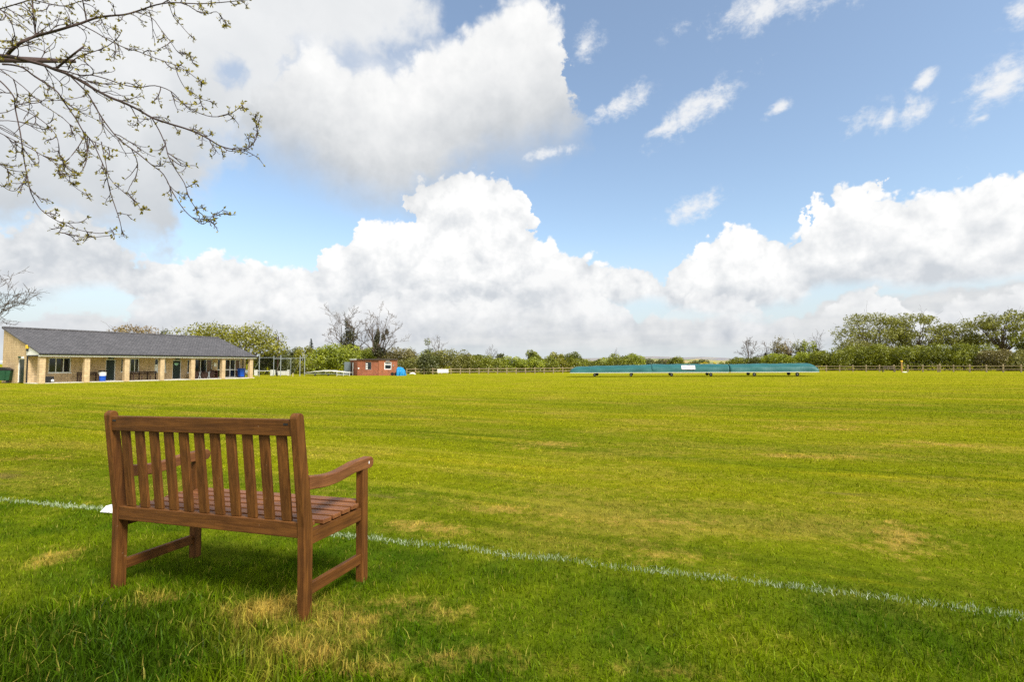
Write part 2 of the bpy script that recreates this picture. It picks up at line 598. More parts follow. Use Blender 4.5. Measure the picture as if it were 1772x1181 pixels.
def foliage(name, c1, c2, trans=0.3, bright=1.0):
    m, N = new_mat(name)
    at = N.node('ShaderNodeAttribute', attribute_name='rnd')
    geo = N.node('ShaderNodeNewGeometry')
    n = N.noise(geo.outputs['Position'], 0.7, 3.0, 0.6)
    f = N.m('ADD', N.m('MULTIPLY', at.outputs['Fac'], 0.75), N.m('MULTIPLY_ADD', n, 0.9, -0.33), clamp=True)
    c = N.mix(f, c1, c2)
    d = N.node('ShaderNodeBsdfDiffuse')
    N.put(d.inputs[0], c)
    tr = N.node('ShaderNodeBsdfTranslucent')
    N.put(tr.inputs[0], N.mix(1.0, c, (1.15, 1.1, 0.6), 'MULTIPLY'))
    mx = N.node('ShaderNodeMixShader')
    mx.inputs[0].default_value = trans
    N.t.links.new(d.outputs[0], mx.inputs[1])
    N.t.links.new(tr.outputs[0], mx.inputs[2])
    gl = N.node('ShaderNodeBsdfGlossy')
    gl.inputs['Roughness'].default_value = 0.5
    gl.inputs['Color'].default_value = (1, 1, 1, 1)
    mx2 = N.node('ShaderNodeMixShader')
    mx2.inputs[0].default_value = 0.035
    N.t.links.new(mx.outputs[0], mx2.inputs[1])
    N.t.links.new(gl.outputs[0], mx2.inputs[2])
    o = N.node('ShaderNodeOutputMaterial')
    N.t.links.new(mx2.outputs[0], o.inputs[0])
    return m


M = {}
M['bark'] = plain('bark', (0.085, 0.065, 0.048), 0.9, 0.35, 9.0, 0.15, bump=0.5)
M['bark_grey'] = plain('bark_grey', (0.120, 0.094, 0.076), 0.9, 0.3, 3.0, 0.15)
M['bark_twig'] = plain('bark_twig', (0.060, 0.040, 0.034), 0.8, 0.3, 20.0, 0.2)
M['white'] = plain('white_paint', (0.78, 0.78, 0.76), 0.5, 0.06)
M['oldwhite'] = plain('weathered_white', (0.52, 0.52, 0.49), 0.7, 0.2)
M['upvc'] = plain('white_frame', (0.80, 0.81, 0.80), 0.35, 0.04)
M['black'] = plain('black_plastic', (0.012, 0.012, 0.014), 0.45, 0.2)
M['rubber'] = plain('tyre_rubber', (0.012, 0.012, 0.012), 0.8, 0.2)
M['steel'] = plain('galvanised_steel', (0.30, 0.33, 0.34), 0.5, 0.2, 8.0, 0.5, 0.3)
M['alu'] = plain('pale_aluminium', (0.55, 0.57, 0.56), 0.45, 0.1, 4.0, 0.5, 0.2)
M['concrete'] = plain('concrete', (0.56, 0.53, 0.47), 0.9, 0.2, 3.0, 0.2)
M['blue'] = plain('blue_plastic', (0.010, 0.075, 0.42), 0.4, 0.12)
M['darkwood'] = plain('dark_timber', (0.045, 0.024, 0.018), 0.7, 0.35, 8.0, 0.25)
M['doorgreen'] = plain('door_paint', (0.008, 0.020, 0.018), 0.35, 0.2)
M['greenbin'] = plain('green_plastic', (0.008, 0.055, 0.022), 0.5, 0.2)
M['yellow'] = plain('yellow_paint', (0.75, 0.50, 0.03), 0.4, 0.05)
M['stone'] = brick('stone_blocks', (0.60, 0.440, 0.255), (0.51, 0.365, 0.205), (0.44, 0.345, 0.22), 0.42, 0.215, 0.016, var=0.14)
M['redbrick'] = brick('red_brick', (0.33, 0.098, 0.045), (0.25, 0.070, 0.035), (0.27, 0.16, 0.11), 0.225, 0.075, 0.010, var=0.2)
M['slate'] = brick('roof_slates', (0.108, 0.103, 0.107), (0.074, 0.071, 0.074), (0.036, 0.035, 0.036), 0.30, 0.22, 0.018, swz='xy', var=0.16, rough=0.6)
m, N = new_mat('dark_glass')
principled(N, (0.010, 0.014, 0.018), 0.06, spec=0.6)
M['glass'] = m
m, N = new_mat('curtained_glass')
tc = N.node('ShaderNodeTexCoord')
principled(N, N.mix(N.ss(N.noise(N.mapping(tc.outputs['Object'], scale=(14, 14, 0.4)), 1.0, 2.0), .4, .6), (0.22, 0.12, 0.075), (0.10, 0.055, 0.04)), 0.12, spec=0.6)
M['curtain'] = m

# ------------------------------------------------------------------ lawn colour, by place on the ground
def lawn_group():
    gt = bpy.data.node_groups.new("lawn_colour", 'ShaderNodeTree')
    gt.interface.new_socket("Color", in_out='OUTPUT', socket_type='NodeSocketColor')
    gt.interface.new_socket("Dry", in_out='OUTPUT', socket_type='NodeSocketFloat')
    N = NT(gt)
    out = N.node('NodeGroupOutput')
    geo = N.node('ShaderNodeNewGeometry')
    p = geo.outputs['Position']
    x, y, z = N.xyz(p)
    flat = N.comb(x, y, 0.0)
    warp = N.noise(flat, 0.12, 2.0, 0.5)
    # along and across the mowing direction
    ca, sa = math.cos(R(-24)), math.sin(R(-24))
    u = N.m('ADD', N.m('MULTIPLY', x, ca), N.m('MULTIPLY', y, sa))
    v = N.m('SUBTRACT', N.m('MULTIPLY', y, ca), N.m('MULTIPLY', x, sa))
    v = N.m('ADD', v, N.m('MULTIPLY_ADD', warp, 0.9, -0.45))
    streak = N.noise(N.comb(N.m('MULTIPLY', u, 0.14), N.m('MULTIPLY', v, 1.0), 0.0), 1.25, 6.0, 0.68)
    streak2 = N.noise(N.comb(N.m('MULTIPLY', u, 0.16), N.m('MULTIPLY', v, 1.0), 4.0), 0.32, 3.0, 0.55)
    big = N.noise(flat, 0.28, 4.0, 0.6)
    mid = N.noise(flat, 1.5, 5.0, 0.62)
    small = N.noise(flat, 9.0, 4.0, 0.65)
    # side of the boundary line: the field proper lies beyond it
    side = N.m('ADD', N.m('SUBTRACT', y, 3.06), N.m('MULTIPLY', x, 0.335))
    infield = N.ss(side, -0.15, 0.5)
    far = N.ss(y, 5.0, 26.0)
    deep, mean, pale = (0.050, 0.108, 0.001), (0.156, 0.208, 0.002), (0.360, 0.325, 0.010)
    c = N.mix(N.ss(N.m('ADD', N.m('MULTIPLY', big, 0.45), N.m('MULTIPLY', mid, 0.55)), 0.38, 0.62), deep, mean)
    cin = N.mix(N.ss(streak2, 0.40, 0.62), (0.128, 0.184, 0.0015), (0.265, 0.280, 0.003))
    c = N.mix(N.m('MULTIPLY', infield, 0.78), c, cin)
    c = N.mix(N.m('MULTIPLY', N.m('MULTIPLY', infield, N.ss(streak, 0.53, 0.70)), 0.8), c, pale)
    c = N.mix(N.m('MULTIPLY', N.m('MULTIPLY', infield, N.ss(streak, 0.46, 0.32)), 0.6), c, (0.110, 0.165, 0.003))
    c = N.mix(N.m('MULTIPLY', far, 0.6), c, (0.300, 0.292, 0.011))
    # dry, straw coloured patches, each where the photograph has one
    blob = None
    for (px, py, rx, ry) in ((268, 1042, 62, 16), (455, 1060, 110, 30), (600, 1075, 110, 32), (560, 1128, 190, 42), (720, 1060, 90, 22), (95, 968, 60, 14),
                             (760, 915, 120, 14), (1120, 948, 110, 22), (930, 770, 90, 8), (1640, 772, 160, 7), (1400, 740, 130, 6), (870, 885, 110, 12),
                             (1130, 900, 120, 16), (1560, 930, 100, 22), (1380, 790, 120, 7), (60, 795, 60, 6), (790, 1140, 140, 26), (520, 790, 60, 6), (1230, 645, 250, 2), (1150, 1160, 90, 16)):
        q = ground_at(px, py)
        qx = (ground_at(px + rx, py) - q).length
        qy = (ground_at(px, py - ry) - q).length
        mv = N.mapping(flat, loc=(q.x, q.y, 0), rot=(0, 0, R(-10)), scale=(qx, qy, 1), kind='TEXTURE')
        l = N.vm('LENGTH', mv)
        blob = l if blob is None else N.m('MINIMUM', blob, l)
    tuft = N.noise(flat, 26.0, 3.0, 0.6)
    dry = N.m('ADD', N.m('MULTIPLY_ADD', blob, -0.72, 1.00), N.m('ADD', N.m('MULTIPLY_ADD', mid, 3.4, -1.85), N.m('ADD', N.m('MULTIPLY_ADD', small, 2.2, -1.1), N.m('MULTIPLY_ADD', tuft, 1.8, -0.9))))
    dry = N.ss(dry, 0.0, 1.3)
    gen = N.ss(N.m('ADD', N.m('MULTIPLY', mid, 0.45), N.m('ADD', N.m('MULTIPLY', small, 0.35), N.m('MULTIPLY', tuft, 0.2))), 0.54, 0.66)
    dry = N.m('MAXIMUM', dry, N.m('MULTIPLY', gen, 0.45))
    # the field is mottled all over with thin, half dry turf
    mot = N.noise(N.comb(N.m('MULTIPLY', u, 0.45), v, 7.0), 0.85, 5.0, 0.62)
    mot = N.m('ADD', mot, N.m('ADD', N.m('MULTIPLY_ADD', small, 0.42, -0.21), N.m('MULTIPLY_ADD', tuft, 0.36, -0.18)))
    mot = N.m('MULTIPLY', N.ss(mot, 0.46, 0.70), N.m('MULTIPLY_ADD', infield, 0.36, 0.10))
    dry = N.m('MAXIMUM', dry, mot)
    c = N.mix(N.m('MULTIPLY', dry, 0.80), c, (0.48, 0.315, 0.070))
    # lusher green where the rough is left long, plus painted darkening of the vignetted corner
    q = ground_at(40, 1165)
    lush_vignette = N.vm('LENGTH', N.mapping(flat, loc=(q.x, q.y, 0), scale=(1.05, .62, 1), kind='TEXTURE'))
    lush_vignette = N.ss(N.m('ADD', lush_vignette, N.m('MULTIPLY_ADD', mid, 0.8, -0.4)), 1.15, 0.45)
    c = N.mix(N.m('MULTIPLY', lush_vignette, 0.8), c, (0.030, 0.068, 0.003))
    k = N.lin(small, 0.3, 0.7, 0.8, 1.2)
    c = N.mix(1.0, c, N.comb(k, k, k), 'MULTIPLY')
    # narrow wheel and mower lines, paler than the turf
    ln = N.noise(N.comb(N.m('MULTIPLY', u, 0.035), v, 2.0), 2.6, 3.0, 0.6)
    c = N.mix(N.m('MULTIPLY', N.m('MULTIPLY', N.ss(ln, 0.60, 0.68), infield), 0.45), c, (0.40, 0.36, 0.030))
    c = N.mix(N.m('MULTIPLY', N.m('MULTIPLY', N.ss(ln, 0.40, 0.33), infield), 0.55), c, (0.085, 0.125, 0.002))
    # bare, scuffed soil lines
    soil = N.m('MULTIPLY', N.ss(N.noise(N.comb(N.m('MULTIPLY', u, 0.25), v, 9.0), 1.3, 5.0, 0.65), 0.62, 0.72), N.m('MULTIPLY', infield, 0.55))
    c = N.mix(soil, c, (0.16, 0.105, 0.05))
    N.put(out.inputs['Color'], c)
    N.put(out.inputs['Dry'], dry)
    return gt


LAWN = lawn_group()


def lawn_col(N):
    n = N.node('ShaderNodeGroup')
    n.node_tree = LAWN
    return n.outputs[0], n.outputs[1]


m, N = new_mat('lawn')
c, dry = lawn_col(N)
geo = N.node('ShaderNodeNewGeometry')
x, y, z = N.xyz(geo.outputs['Position'])
fine = N.noise(N.comb(x, y, 0.0), 55.0, 4.0, 0.7)
mid = N.noise(N.comb(x, N.m('MULTIPLY', y, 0.45), 0.0), 7.0, 6.0, 0.75)
k = N.m('MULTIPLY', N.lin(fine, 0.3, 0.7, 0.80, 1.20), N.lin(mid, 0.3, 0.7, 0.84, 1.16))
near = N.ss(y, 34.0, 8.0)                 # between the blades close by one sees soil and thatch
c2 = N.mix(N.m('MULTIPLY', near, 0.55), c, N.mix(0.5, c, (0.065, 0.052, 0.018)))
k = N.m('MULTIPLY', k, 0.80)
c2 = N.mix(1.0, c2, N.comb(k, k, k), 'MULTIPLY')
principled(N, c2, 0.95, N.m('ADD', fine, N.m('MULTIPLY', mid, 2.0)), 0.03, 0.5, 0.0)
M['lawn'] = m


def blade_mat(name, white=False):
    m, N = new_mat(name)
    at = N.node('ShaderNodeAttribute', attribute_name='rnd')
    if white:
        c = N.mix(at.outputs['Fac'], (0.18, 0.26, 0.08), (0.60, 0.66, 0.52))
    else:
        c, dry = lawn_col(N)
        k = N.lin(at.outputs['Fac'], 0.0, 0.9, 0.36, 1.62)
        c = N.mix(1.0, c, N.comb(k, k, k), 'MULTIPLY')
        straw = N.m('MULTIPLY', N.ss(at.outputs['Fac'], 0.945, 0.955), 0.6)
        c = N.mix(straw, c, (0.42, 0.335, 0.07))
    d = N.node('ShaderNodeBsdfDiffuse')
    N.put(d.inputs[0], c)
    tr = N.node('ShaderNodeBsdfTranslucent')
    N.put(tr.inputs[0], N.mix(1.0, c, (1.2, 1.2, 0.7), 'MULTIPLY'))
    mx = N.node('ShaderNodeMixShader')
    mx.inputs[0].default_value = 0.38
    N.t.links.new(d.outputs[0], mx.inputs[1])
    N.t.links.new(tr.outputs[0], mx.inputs[2])
    gl = N.node('ShaderNodeBsdfGlossy')
    gl.inputs['Roughness'].default_value = 0.42
    mx2 = N.node('ShaderNodeMixShader')
    mx2.inputs[0].default_value = 0.004
    N.t.links.new(mx.outputs[0], mx2.inputs[1])
    N.t.links.new(gl.outputs[0], mx2.inputs[2])
    o = N.node('ShaderNodeOutputMaterial')
    N.t.links.new(mx2.outputs[0], o.inputs[0])
    return m


M['blade'] = blade_mat('grass_blade')
M['chalk'] = blade_mat('line_paint', True)

# the ground: one sheet to the horizon
ys = np.concatenate([np.arange(-14, 14, 0.5), np.arange(14, 60, 2.), np.arange(60, 160, 5.), np.array([160, 180, 210, 260, 340, 480, 700, 1000, 1500, 2200, 3000.])])
xs = np.concatenate([-np.array([3000, 2000, 1200, 700, 400, 260, 180, 130.]), np.arange(-100, -16, 4.), np.arange(-16, 16, 1.), np.arange(16, 101, 4.), np.array([130, 180, 260, 400, 700, 1200, 2000, 3000.])])
GX, GY = np.meshgrid(xs, ys)
GZ = g_np(GX, GY)
nx, ny = len(xs), len(ys)
idx = np.arange(nx * ny).reshape(ny, nx)
fc = np.stack([idx[:-1, :-1], idx[:-1, 1:], idx[1:, 1:], idx[1:, :-1]], -1).reshape(-1, 4)
lawn = np_mesh('lawn', np.stack([GX, GY, GZ], -1).reshape(-1, 3), fc, M['lawn'], smooth=True)
tag(lawn, 'mown cricket field of striped yellow green grass stretching to the hedge', kind='structure')


def vnoise(x, y, seed=0):
    xi, yi = np.floor(x).astype(np.int64), np.floor(y).astype(np.int64)
    xf, yf = x - xi, y - yi
    xf, yf = xf * xf * (3 - 2 * xf), yf * yf * (3 - 2 * yf)

    def h(a, b):
        n = (a * 374761393 + b * 668265263 + seed * 982451653) & 0x7fffffff
        n = ((n ^ (n >> 13)) * 1274126177) & 0x7fffffff
        return ((n ^ (n >> 16)) & 0xffff) / 65535.0
    return (h(xi, yi) * (1 - xf) + h(xi + 1, yi) * xf) * (1 - yf) + (h(xi, yi + 1) * (1 - xf) + h(xi + 1, yi + 1) * xf) * yf


rng = np.random.default_rng(7)


def blades(name, X, Y, H, Wd, mat, rnd, lean=0.5):
    n = len(X)
    Z = g_np(X, Y)
    a = rng.uniform(0, 2 * np.pi, n)            # facing
    la = rng.uniform(0, 2 * np.pi, n)           # lean direction
    ln = np.abs(rng.normal(0, lean, n)).clip(0, 1.6)
    cx, cy = np.cos(a), np.sin(a)
    lx, ly = np.cos(la), np.sin(la)
    P = np.stack([X, Y, Z - 0.004], -1)
    S = np.stack([cx, cy, np.zeros(n)], -1) * (Wd / 2)[:, None]
    up = np.array([0, 0, 1.0])
    mid = P + up * (H * .55)[:, None] + np.stack([lx, ly, 0 * lx], -1) * (H * ln * .28)[:, None]
    droop = 1 / np.sqrt(1 + ln ** 2)
    tip = P + up * (H * (.55 + .45 * droop))[:, None] + np.stack([lx, ly, 0 * lx], -1) * (H * ln * .85)[:, None]
    V = np.stack([P - S, P + S, mid + S * .8, mid - S * .8, tip], 1).reshape(-1, 3)
    b = np.arange(n)[:, None] * 5
    tri = np.concatenate([b + np.array([[0, 1, 2]]), b + np.array([[0, 2, 3]]), b + np.array([[3, 2, 4]])], 1).reshape(-1, 3)
    return np_mesh(name, V, tri, mat, attr=np.repeat(rnd, 5))


# grass blades: dense close by, sparser and broader (tufts) farther off
def sample_ground(n, d0, d1, p):
    uu = rng.uniform(0, 1, n)
    q = 2 - p
    d = (d0 ** q + uu * (d1 ** q - d0 ** q)) ** (1 / q)
    X = rng.uniform(-1.12, 1.12, n) * (d + 0.5)
    return X, d


NB = 760000
X, Y = sample_ground(NB, 1.25, 80.0, 1.60)
kp = rng.uniform(0, 1, NB) > np.clip((Y - 22) / 58, 0, 1) ** .8
X, Y = X[kp], Y[kp]
NB = len(X)
side = Y - 3.06 + .335 * X
inn = 1 / (1 + np.exp(-side * 7))
cl = vnoise(X * 2.2, Y * 2.2, 1) * .6 + vnoise(X * 6.5, Y * 6.5, 2) * .4
q0 = ground_at(60, 1170)
tall = np.exp(-(((X - q0.x) / .75) ** 2 + ((Y - q0.y) / .62) ** 2))
tall = np.maximum(tall, .8 * np.exp(-(((X + 1.0) / .7) ** 2 + ((Y - 1.75) / .3) ** 2)))
H = (1 - inn) * (.016 + .026 * cl) + inn * (.012 + .014 * cl)
H = H + tall * (.035 + .06 * cl)
H *= rng.uniform(.55, 1.35, NB)
H *= np.where(Y > 9, 1.0, 1.0)
Wd = np.maximum(.0034, .0011 * Y) * rng.uniform(.7, 1.35, NB)
Wd = np.where(tall > .3, Wd * 1.5, Wd)
rnd = rng.uniform(0, 1, NB)
grass = blades('grass_blades', X, Y, H, Wd, M['blade'], rnd, .85)
tag(grass, 'short green and straw coloured grass covering the cricket field', 'grass', kind='stuff')

# longer wisps standing up from the rough near the camera
n = 1800
X, Y = sample_ground(n, 1.3, 5.0, 1.4)
keep = (Y - 3.06 + .335 * X) < -.1
tl = np.exp(-(((X - q0.x) / .9) ** 2 + ((Y - q0.y) / .8) ** 2))
keep &= rng.uniform(0, 1, n) < (.25 + .75 * tl)
X, Y, tl = X[keep], Y[keep], tl[keep]
n = len(X)
wisps = blades('long_grass', X, Y, rng.uniform(.04, .075, n) * (1 + .8 * tl), np.full(n, .0042) * rng.uniform(.7, 1.2, n), M['blade'], rng.uniform(.25, .9, n), .9)
tag(wisps, 'longer uncut grass wisps in the rough before the bench', 'grass', kind='stuff')

# white boundary line: painted blades
line_px = [(-60, 860), (0, 867), (90, 874), (175, 884), (330, 899), (450, 911), (590, 925), (700, 940), (850, 957), (1000, 972), (1150, 993), (1300, 1015), (1450, 1031), (1600, 1048), (1772, 1068), (1900, 1084)]
lp = np.array([ground_at(*p)[:2] for p in line_px])
lc = np.polyfit(lp[:, 0], lp[:, 1], 3)
n = 8600
X = rng.uniform(-5.6, 3.4, n)
dens = vnoise(X * 5, X * 0 + 3, 9) * .6 + vnoise(X * 17, X * 0 + 8, 4) * .4
X = X[rng.uniform(0, 1, n) < .22 + .8 * dens]
n = len(X)
Y = np.polyval(lc, X) + rng.normal(0, .025, n) + (vnoise(X * 3, X * 0, 5) - .5) * .05
bl = blades('boundary_line', X, Y, rng.uniform(.010, .030, n), np.maximum(.0034, .0012 * Y) * rng.uniform(.8, 1.3, n), M['chalk'], rng.uniform(0, 1, n), .6)
tag(bl, 'broken white boundary line painted on the grass behind the bench', kind='structure')

# ------------------------------------------------------------------ the bench
BD, BL = (0.070, 0.025, 0.0052), (0.155, 0.060, 0.0105)
M['wood_x'] = wood('bench_wood_long', 0, BD, BL)
M['wood_y'] = wood('bench_wood_deep', 1, BD, BL)
M['wood_z'] = wood('bench_wood_upright', 2, BD, BL)
SD, SL = (0.130, 0.044, 0.018), (0.230, 0.094, 0.030)
M['wood_seat'] = wood('bench_seat_wood', 0, SD, SL, 1.0, 0.42)
M['wood_arm'] = wood('bench_arm_wood', 1, (0.115, 0.042, 0.016), (0.205, 0.084, 0.026), 1.0, 0.48)


def build_bench():
    x0, y0, rot, Wb, Db, sl, sx = -2.075, 2.6465, -.3092, 1.2104, .4933, -.0141, .0142
    c, s = math.cos(rot), math.sin(rot)
    ex = Vector((c, s, sl * s + sx * c)).normalized()
    ey = Vector((-s, c, sl * c - sx * s)).normalized()
    ez = ex.cross(ey).normalized()
    root = empty('garden_bench', (0, 0, 0), 0, 'brown stained slatted wooden bench in the foreground facing the cricket field', 'bench')
    root.matrix_world = Matrix((
        (ex.x, ey.x, ez.x, x0), (ex.y, ey.y, ez.y, y0), (ex.z, ey.z, ez.z, sl * y0 + sx * x0), (0, 0, 0, 1)))
    A, S, RB, TR, Hh = .6227, .4257, .367, .9047, .93
    LEAN = .055

    def back(z):
        return -LEAN * max(0, z - .42) / (Hh - .42)
    pw = .040
    for xa in (0.0, Wb - pw):
        prof = [(0.004, -.03), (.056, -.03), (.058, .42), (back(.80) + .046, .80)]
        cy_, rr = back(.915) + .021, .024
        for k in range(9):
            a = math.pi * k / 8
            prof.append((cy_ + rr * math.cos(a), .908 + rr * math.sin(a)))
        prof += [(0.0, .42)]
        MB().prism(prof, xa, xa + pw, lambda u, v, a: (a, u, v)).build('back_post', M['wood_z'], root, .004)
    # top rail, slightly bowed along its lower edge
    zc = TR - .041
    mb = MB()
    yb = back(zc)
    mb.prism([(yb + .006, TR - .076), (yb + .034, TR - .076), (yb + .030, TR), (yb + .002, TR)], pw + .0005, Wb - pw - .0005, lambda u, v, a: (a, u, v))
    top = mb.build('top_rail', M['wood_x'], root, .004)
    for xx in (pw + .022, Wb - pw - .030):
        MB().box(xx - .012, xx + .012, yb + .0015, yb + .0045, TR - .026, TR - .018).build('screw_slot', M['black'], top)
    MB().box(pw + .0005, Wb - pw - .0005, .005, .040, RB, RB + .070).build('back_rail', M['wood_x'], root, .004)
    ns, sw = 11, .052
    gap = (Wb - 2 * pw - ns * sw) / (ns + 1)
    for i in range(ns):
        xa = pw + gap + i * (sw + gap)
        z0, z1 = RB + .0705, TR - .0765
        mb = MB()
        mb.prism([(back(z0) + .014, z0), (back(z0) + .030, z0), (back(z1) + .030, z1), (back(z1) + .014, z1)], xa, xa + sw, lambda u, v, a: (a, u, v))
        mb.build('back_slat', M['wood_z'], root, .003)
    # seat slats
    n, y = 6, .062
    step = (Db + .012 - y) / n
    for i in range(n):
        ya = y + i * step
        e = .006 if ya > .07 else .043
        if i == n - 1: e = .047
        zt = S - .012 * (1 - i / (n - 1.0))
        MB().box(e, Wb - e, ya, ya + step - .013, zt - .021, zt).build('seat_slat', M['wood_seat'], root, .003)
    for xa in (0.0, Wb - .044):
        MB().box(xa, xa + .044, Db - .048, Db, -.03, A - .032).build('front_leg', M['wood_z'], root, .004)
        MB().box(xa + .006, xa + .036, .0585, Db - .0485, S - .100, S - .035).build('seat_rail', M['wood_y'], root, .003)
        MB().box(xa + .010, xa + .034, .0575, Db - .0485, .100, .152).build('stretcher', M['wood_y'], root, .003)
        # arm: a board on edge with a dip and a rounded front end
        up_, lo_ = [], []
        ya, yb_ = back(.6) + .052, Db + .050
        for k in range(15):
            t = k / 14.0
            yy = ya + (yb_ - .028 - ya) * t
            zc = A - .008 - .020 * math.sin(math.pi * min(1, t / .72)) ** 1.2 * (1 - .2 * t) + .010 * (t - .5)
            hh = .031 - .004 * math.sin(math.pi * t)
            up_.append((yy, zc + hh))
            lo_.append((yy, zc - hh))
        tip = []
        zc = (up_[-1][1] + lo_[-1][1]) / 2
        for k in range(1, 8):
            a = -math.pi / 2 + math.pi * k / 8
            tip.append((up_[-1][0] + .028 * math.cos(a), zc + .031 * math.sin(a)))
        mb = MB()
        mb.prism(lo_ + tip + list(reversed(up_)), xa - .003, xa + .047, lambda u, v, a: (a, u, v))
        arm = mb.build('armrest', M['wood_arm'], root, .005)
        if xa > .5:
            MB().box(xa + .0474, xa + .0484, Db + .000, Db + .006, A - .008, A + .006).build('bird_dropping', M['white'], arm)
    MB().box(.0445, Wb - .0445, Db - .040, Db - .012, S - .100, S - .036).build('front_rail', M['wood_x'], root, .003)
    mb = MB()
    for xx, yy in ((Wb - .15, .262), (Wb - .155, .268)):
        mb.box(xx, xx + .012, yy, yy + .010, S - .0075, S - .0025)
    return root


build_bench()

# white wedge marker on the line behind the bench
q = ground_at(196, 887)
mk = MB()
mk.prism([(-.09, 0.0), (.09, 0.0), (.060, .045), (-.060, .045)], -.06, .06, lambda u, v, a: (u, a * (1.0 if v < .01 else .55), v + .01))
tag(mk.build('boundary_marker', M['white'], None, .004, (q.x + .02, q.y, q.z)), 'small white wedge shaped boundary marker beside the left bench post', 'marker').rotation_euler = (0, 0, R(-14))

# ------------------------------------------------------------------ vegetation
def leaf_mesh(name, lobes, n, size, mat, parent=None, seed=0, shell=.55, aspect=1.7, gap=0.0):
    """leaf sized quads spread through lobes [(x,y,z,rx,ry,rz)]"""
    r = np.random.default_rng(seed)
    L = np.array(lobes, dtype=float)
    w = (L[:, 3] * L[:, 5]) ** 1.0
    pick = r.choice(len(L), n, p=w / w.sum())
    d = r.normal(0, 1, (n, 3))
    d /= np.linalg.norm(d, axis=1)[:, None]
    rad = np.where(r.uniform(0, 1, n) < shell, r.uniform(.78, 1.08, n), r.uniform(0, 1, n) ** (1 / 2.2))
    P = L[pick, :3] + d * rad[:, None] * L[pick, 3:6]
    if gap:
        k = vnoise(P[:, 0] / gap + 31, P[:, 2] / gap + 7 + P[:, 1] / gap * .7, seed) > .30
        P, d = P[k], d[k]
    P = P[P[:, 2] > -0.1]
    d = d[:len(P)]
    n = len(P)
    nrm = d * .5 + r.normal(0, .6, (n, 3)) + np.array([0, 0, .25])
    nrm /= np.linalg.norm(nrm, axis=1)[:, None]
    t = np.cross(nrm, r.normal(0, 1, (n, 3)))
    t /= np.linalg.norm(t, axis=1)[:, None] + 1e-9
    b = np.cross(nrm, t)
    s = size * r.uniform(.55, 1.35, n)
    t = t * (s * .5 * math.sqrt(aspect))[:, None]
    b = b * (s * .5 / math.sqrt(aspect))[:, None]
    V = np.stack([P - t, P + b - nrm * (s * .1)[:, None], P + t, P - b - nrm * (s * .1)[:, None]], 1).reshape(-1, 3)
    F = np.arange(n * 4).reshape(n, 4)
    clump = vnoise(P[:, 0] / (size * 4) + 5, P[:, 2] / (size * 4) + P[:, 1] / (size * 5), seed + 3)
    rnd = np.clip(clump * .7 + r.uniform(0, .5, n) - .1, 0, 1)
    return np_mesh(name, V, F, mat, parent, attr=np.repeat(rnd, 4))


def branch_paths(base, tips, seed=0, r0=.2, levels=2, kids=4, spread=.6, droop=0.0, minr=.012):
    """limbs from a stem point to tips, with side twigs: list of (points, radii)"""
    r = random.Random(seed)
    out = []

    def grow(p, q, rad, lev):
        p, q = Vector(p), Vector(q)
        L = (q - p).length
        n = 6
        pts, rads = [], []
        side = Vector((r.uniform(-1, 1), r.uniform(-1, 1), r.uniform(-.4, .8))) * L * .10
        for i in range(n + 1):
            t = i / n
            c = p.lerp(q, t) + side * math.sin(math.pi * t) + Vector((0, 0, -droop * L * t * t))
            c += Vector((r.uniform(-1, 1), r.uniform(-1, 1), r.uniform(-1, 1))) * L * .025
            pts.append(c)
            rads.append(max(minr, rad * (1 - .8 * t)))
        pts[0] = p
        out.append((pts, rads))
        if lev > 0:
            for k in range(kids):
                t = .25 + .75 * (k + r.random()) / kids
                i = min(n - 1, int(t * n))
                a = pts[i].lerp(pts[i + 1], t * n - i)
                d = (pts[min(i + 1, n)] - pts[max(i - 1, 0)]).normalized()
                v = Vector((r.gauss(0, 1), r.gauss(0, 1), r.gauss(.35, .8))).normalized()
                dd = (d * (1 - spread) + v * spread).normalized()
                grow(a, a + dd * L * r.uniform(.30, .58), max(minr, rads[i] * .55), lev - 1)
    for tip in tips:
        grow(base, tip, r0, levels)
    return out


def tubes(name, paths, mat, parent, n=4):
    mb = MB()
    for pts, rads in paths:
        mb.tube(pts, rads, n, cap=False)
    return mb.build(name, mat, parent)


def crown_lobes(r, c, rx, ry, rz, k, lob=.42):
    out = []
    for i in range(k):
        while True:
            v = Vector((r.uniform(-1, 1), r.uniform(-1, 1), r.uniform(-1, 1)))
            if .15 < v.length < 1: break
        v = v * (.78 / max(.55, v.length)) if v.length > .78 else v
        s = lob * r.uniform(.6, 1.15)
        out.append((c[0] + v.x * rx * (1 - s * .6), c[1] + v.y * ry * (1 - s * .6), c[2] + v.z * rz * (1 - s * .6), rx * s, ry * s, rz * s * .9))
    return out


def place(px, Y):
    x = at_y(px, 630, Y).x
    return Vector((x, Y, g(x, Y) - .05))


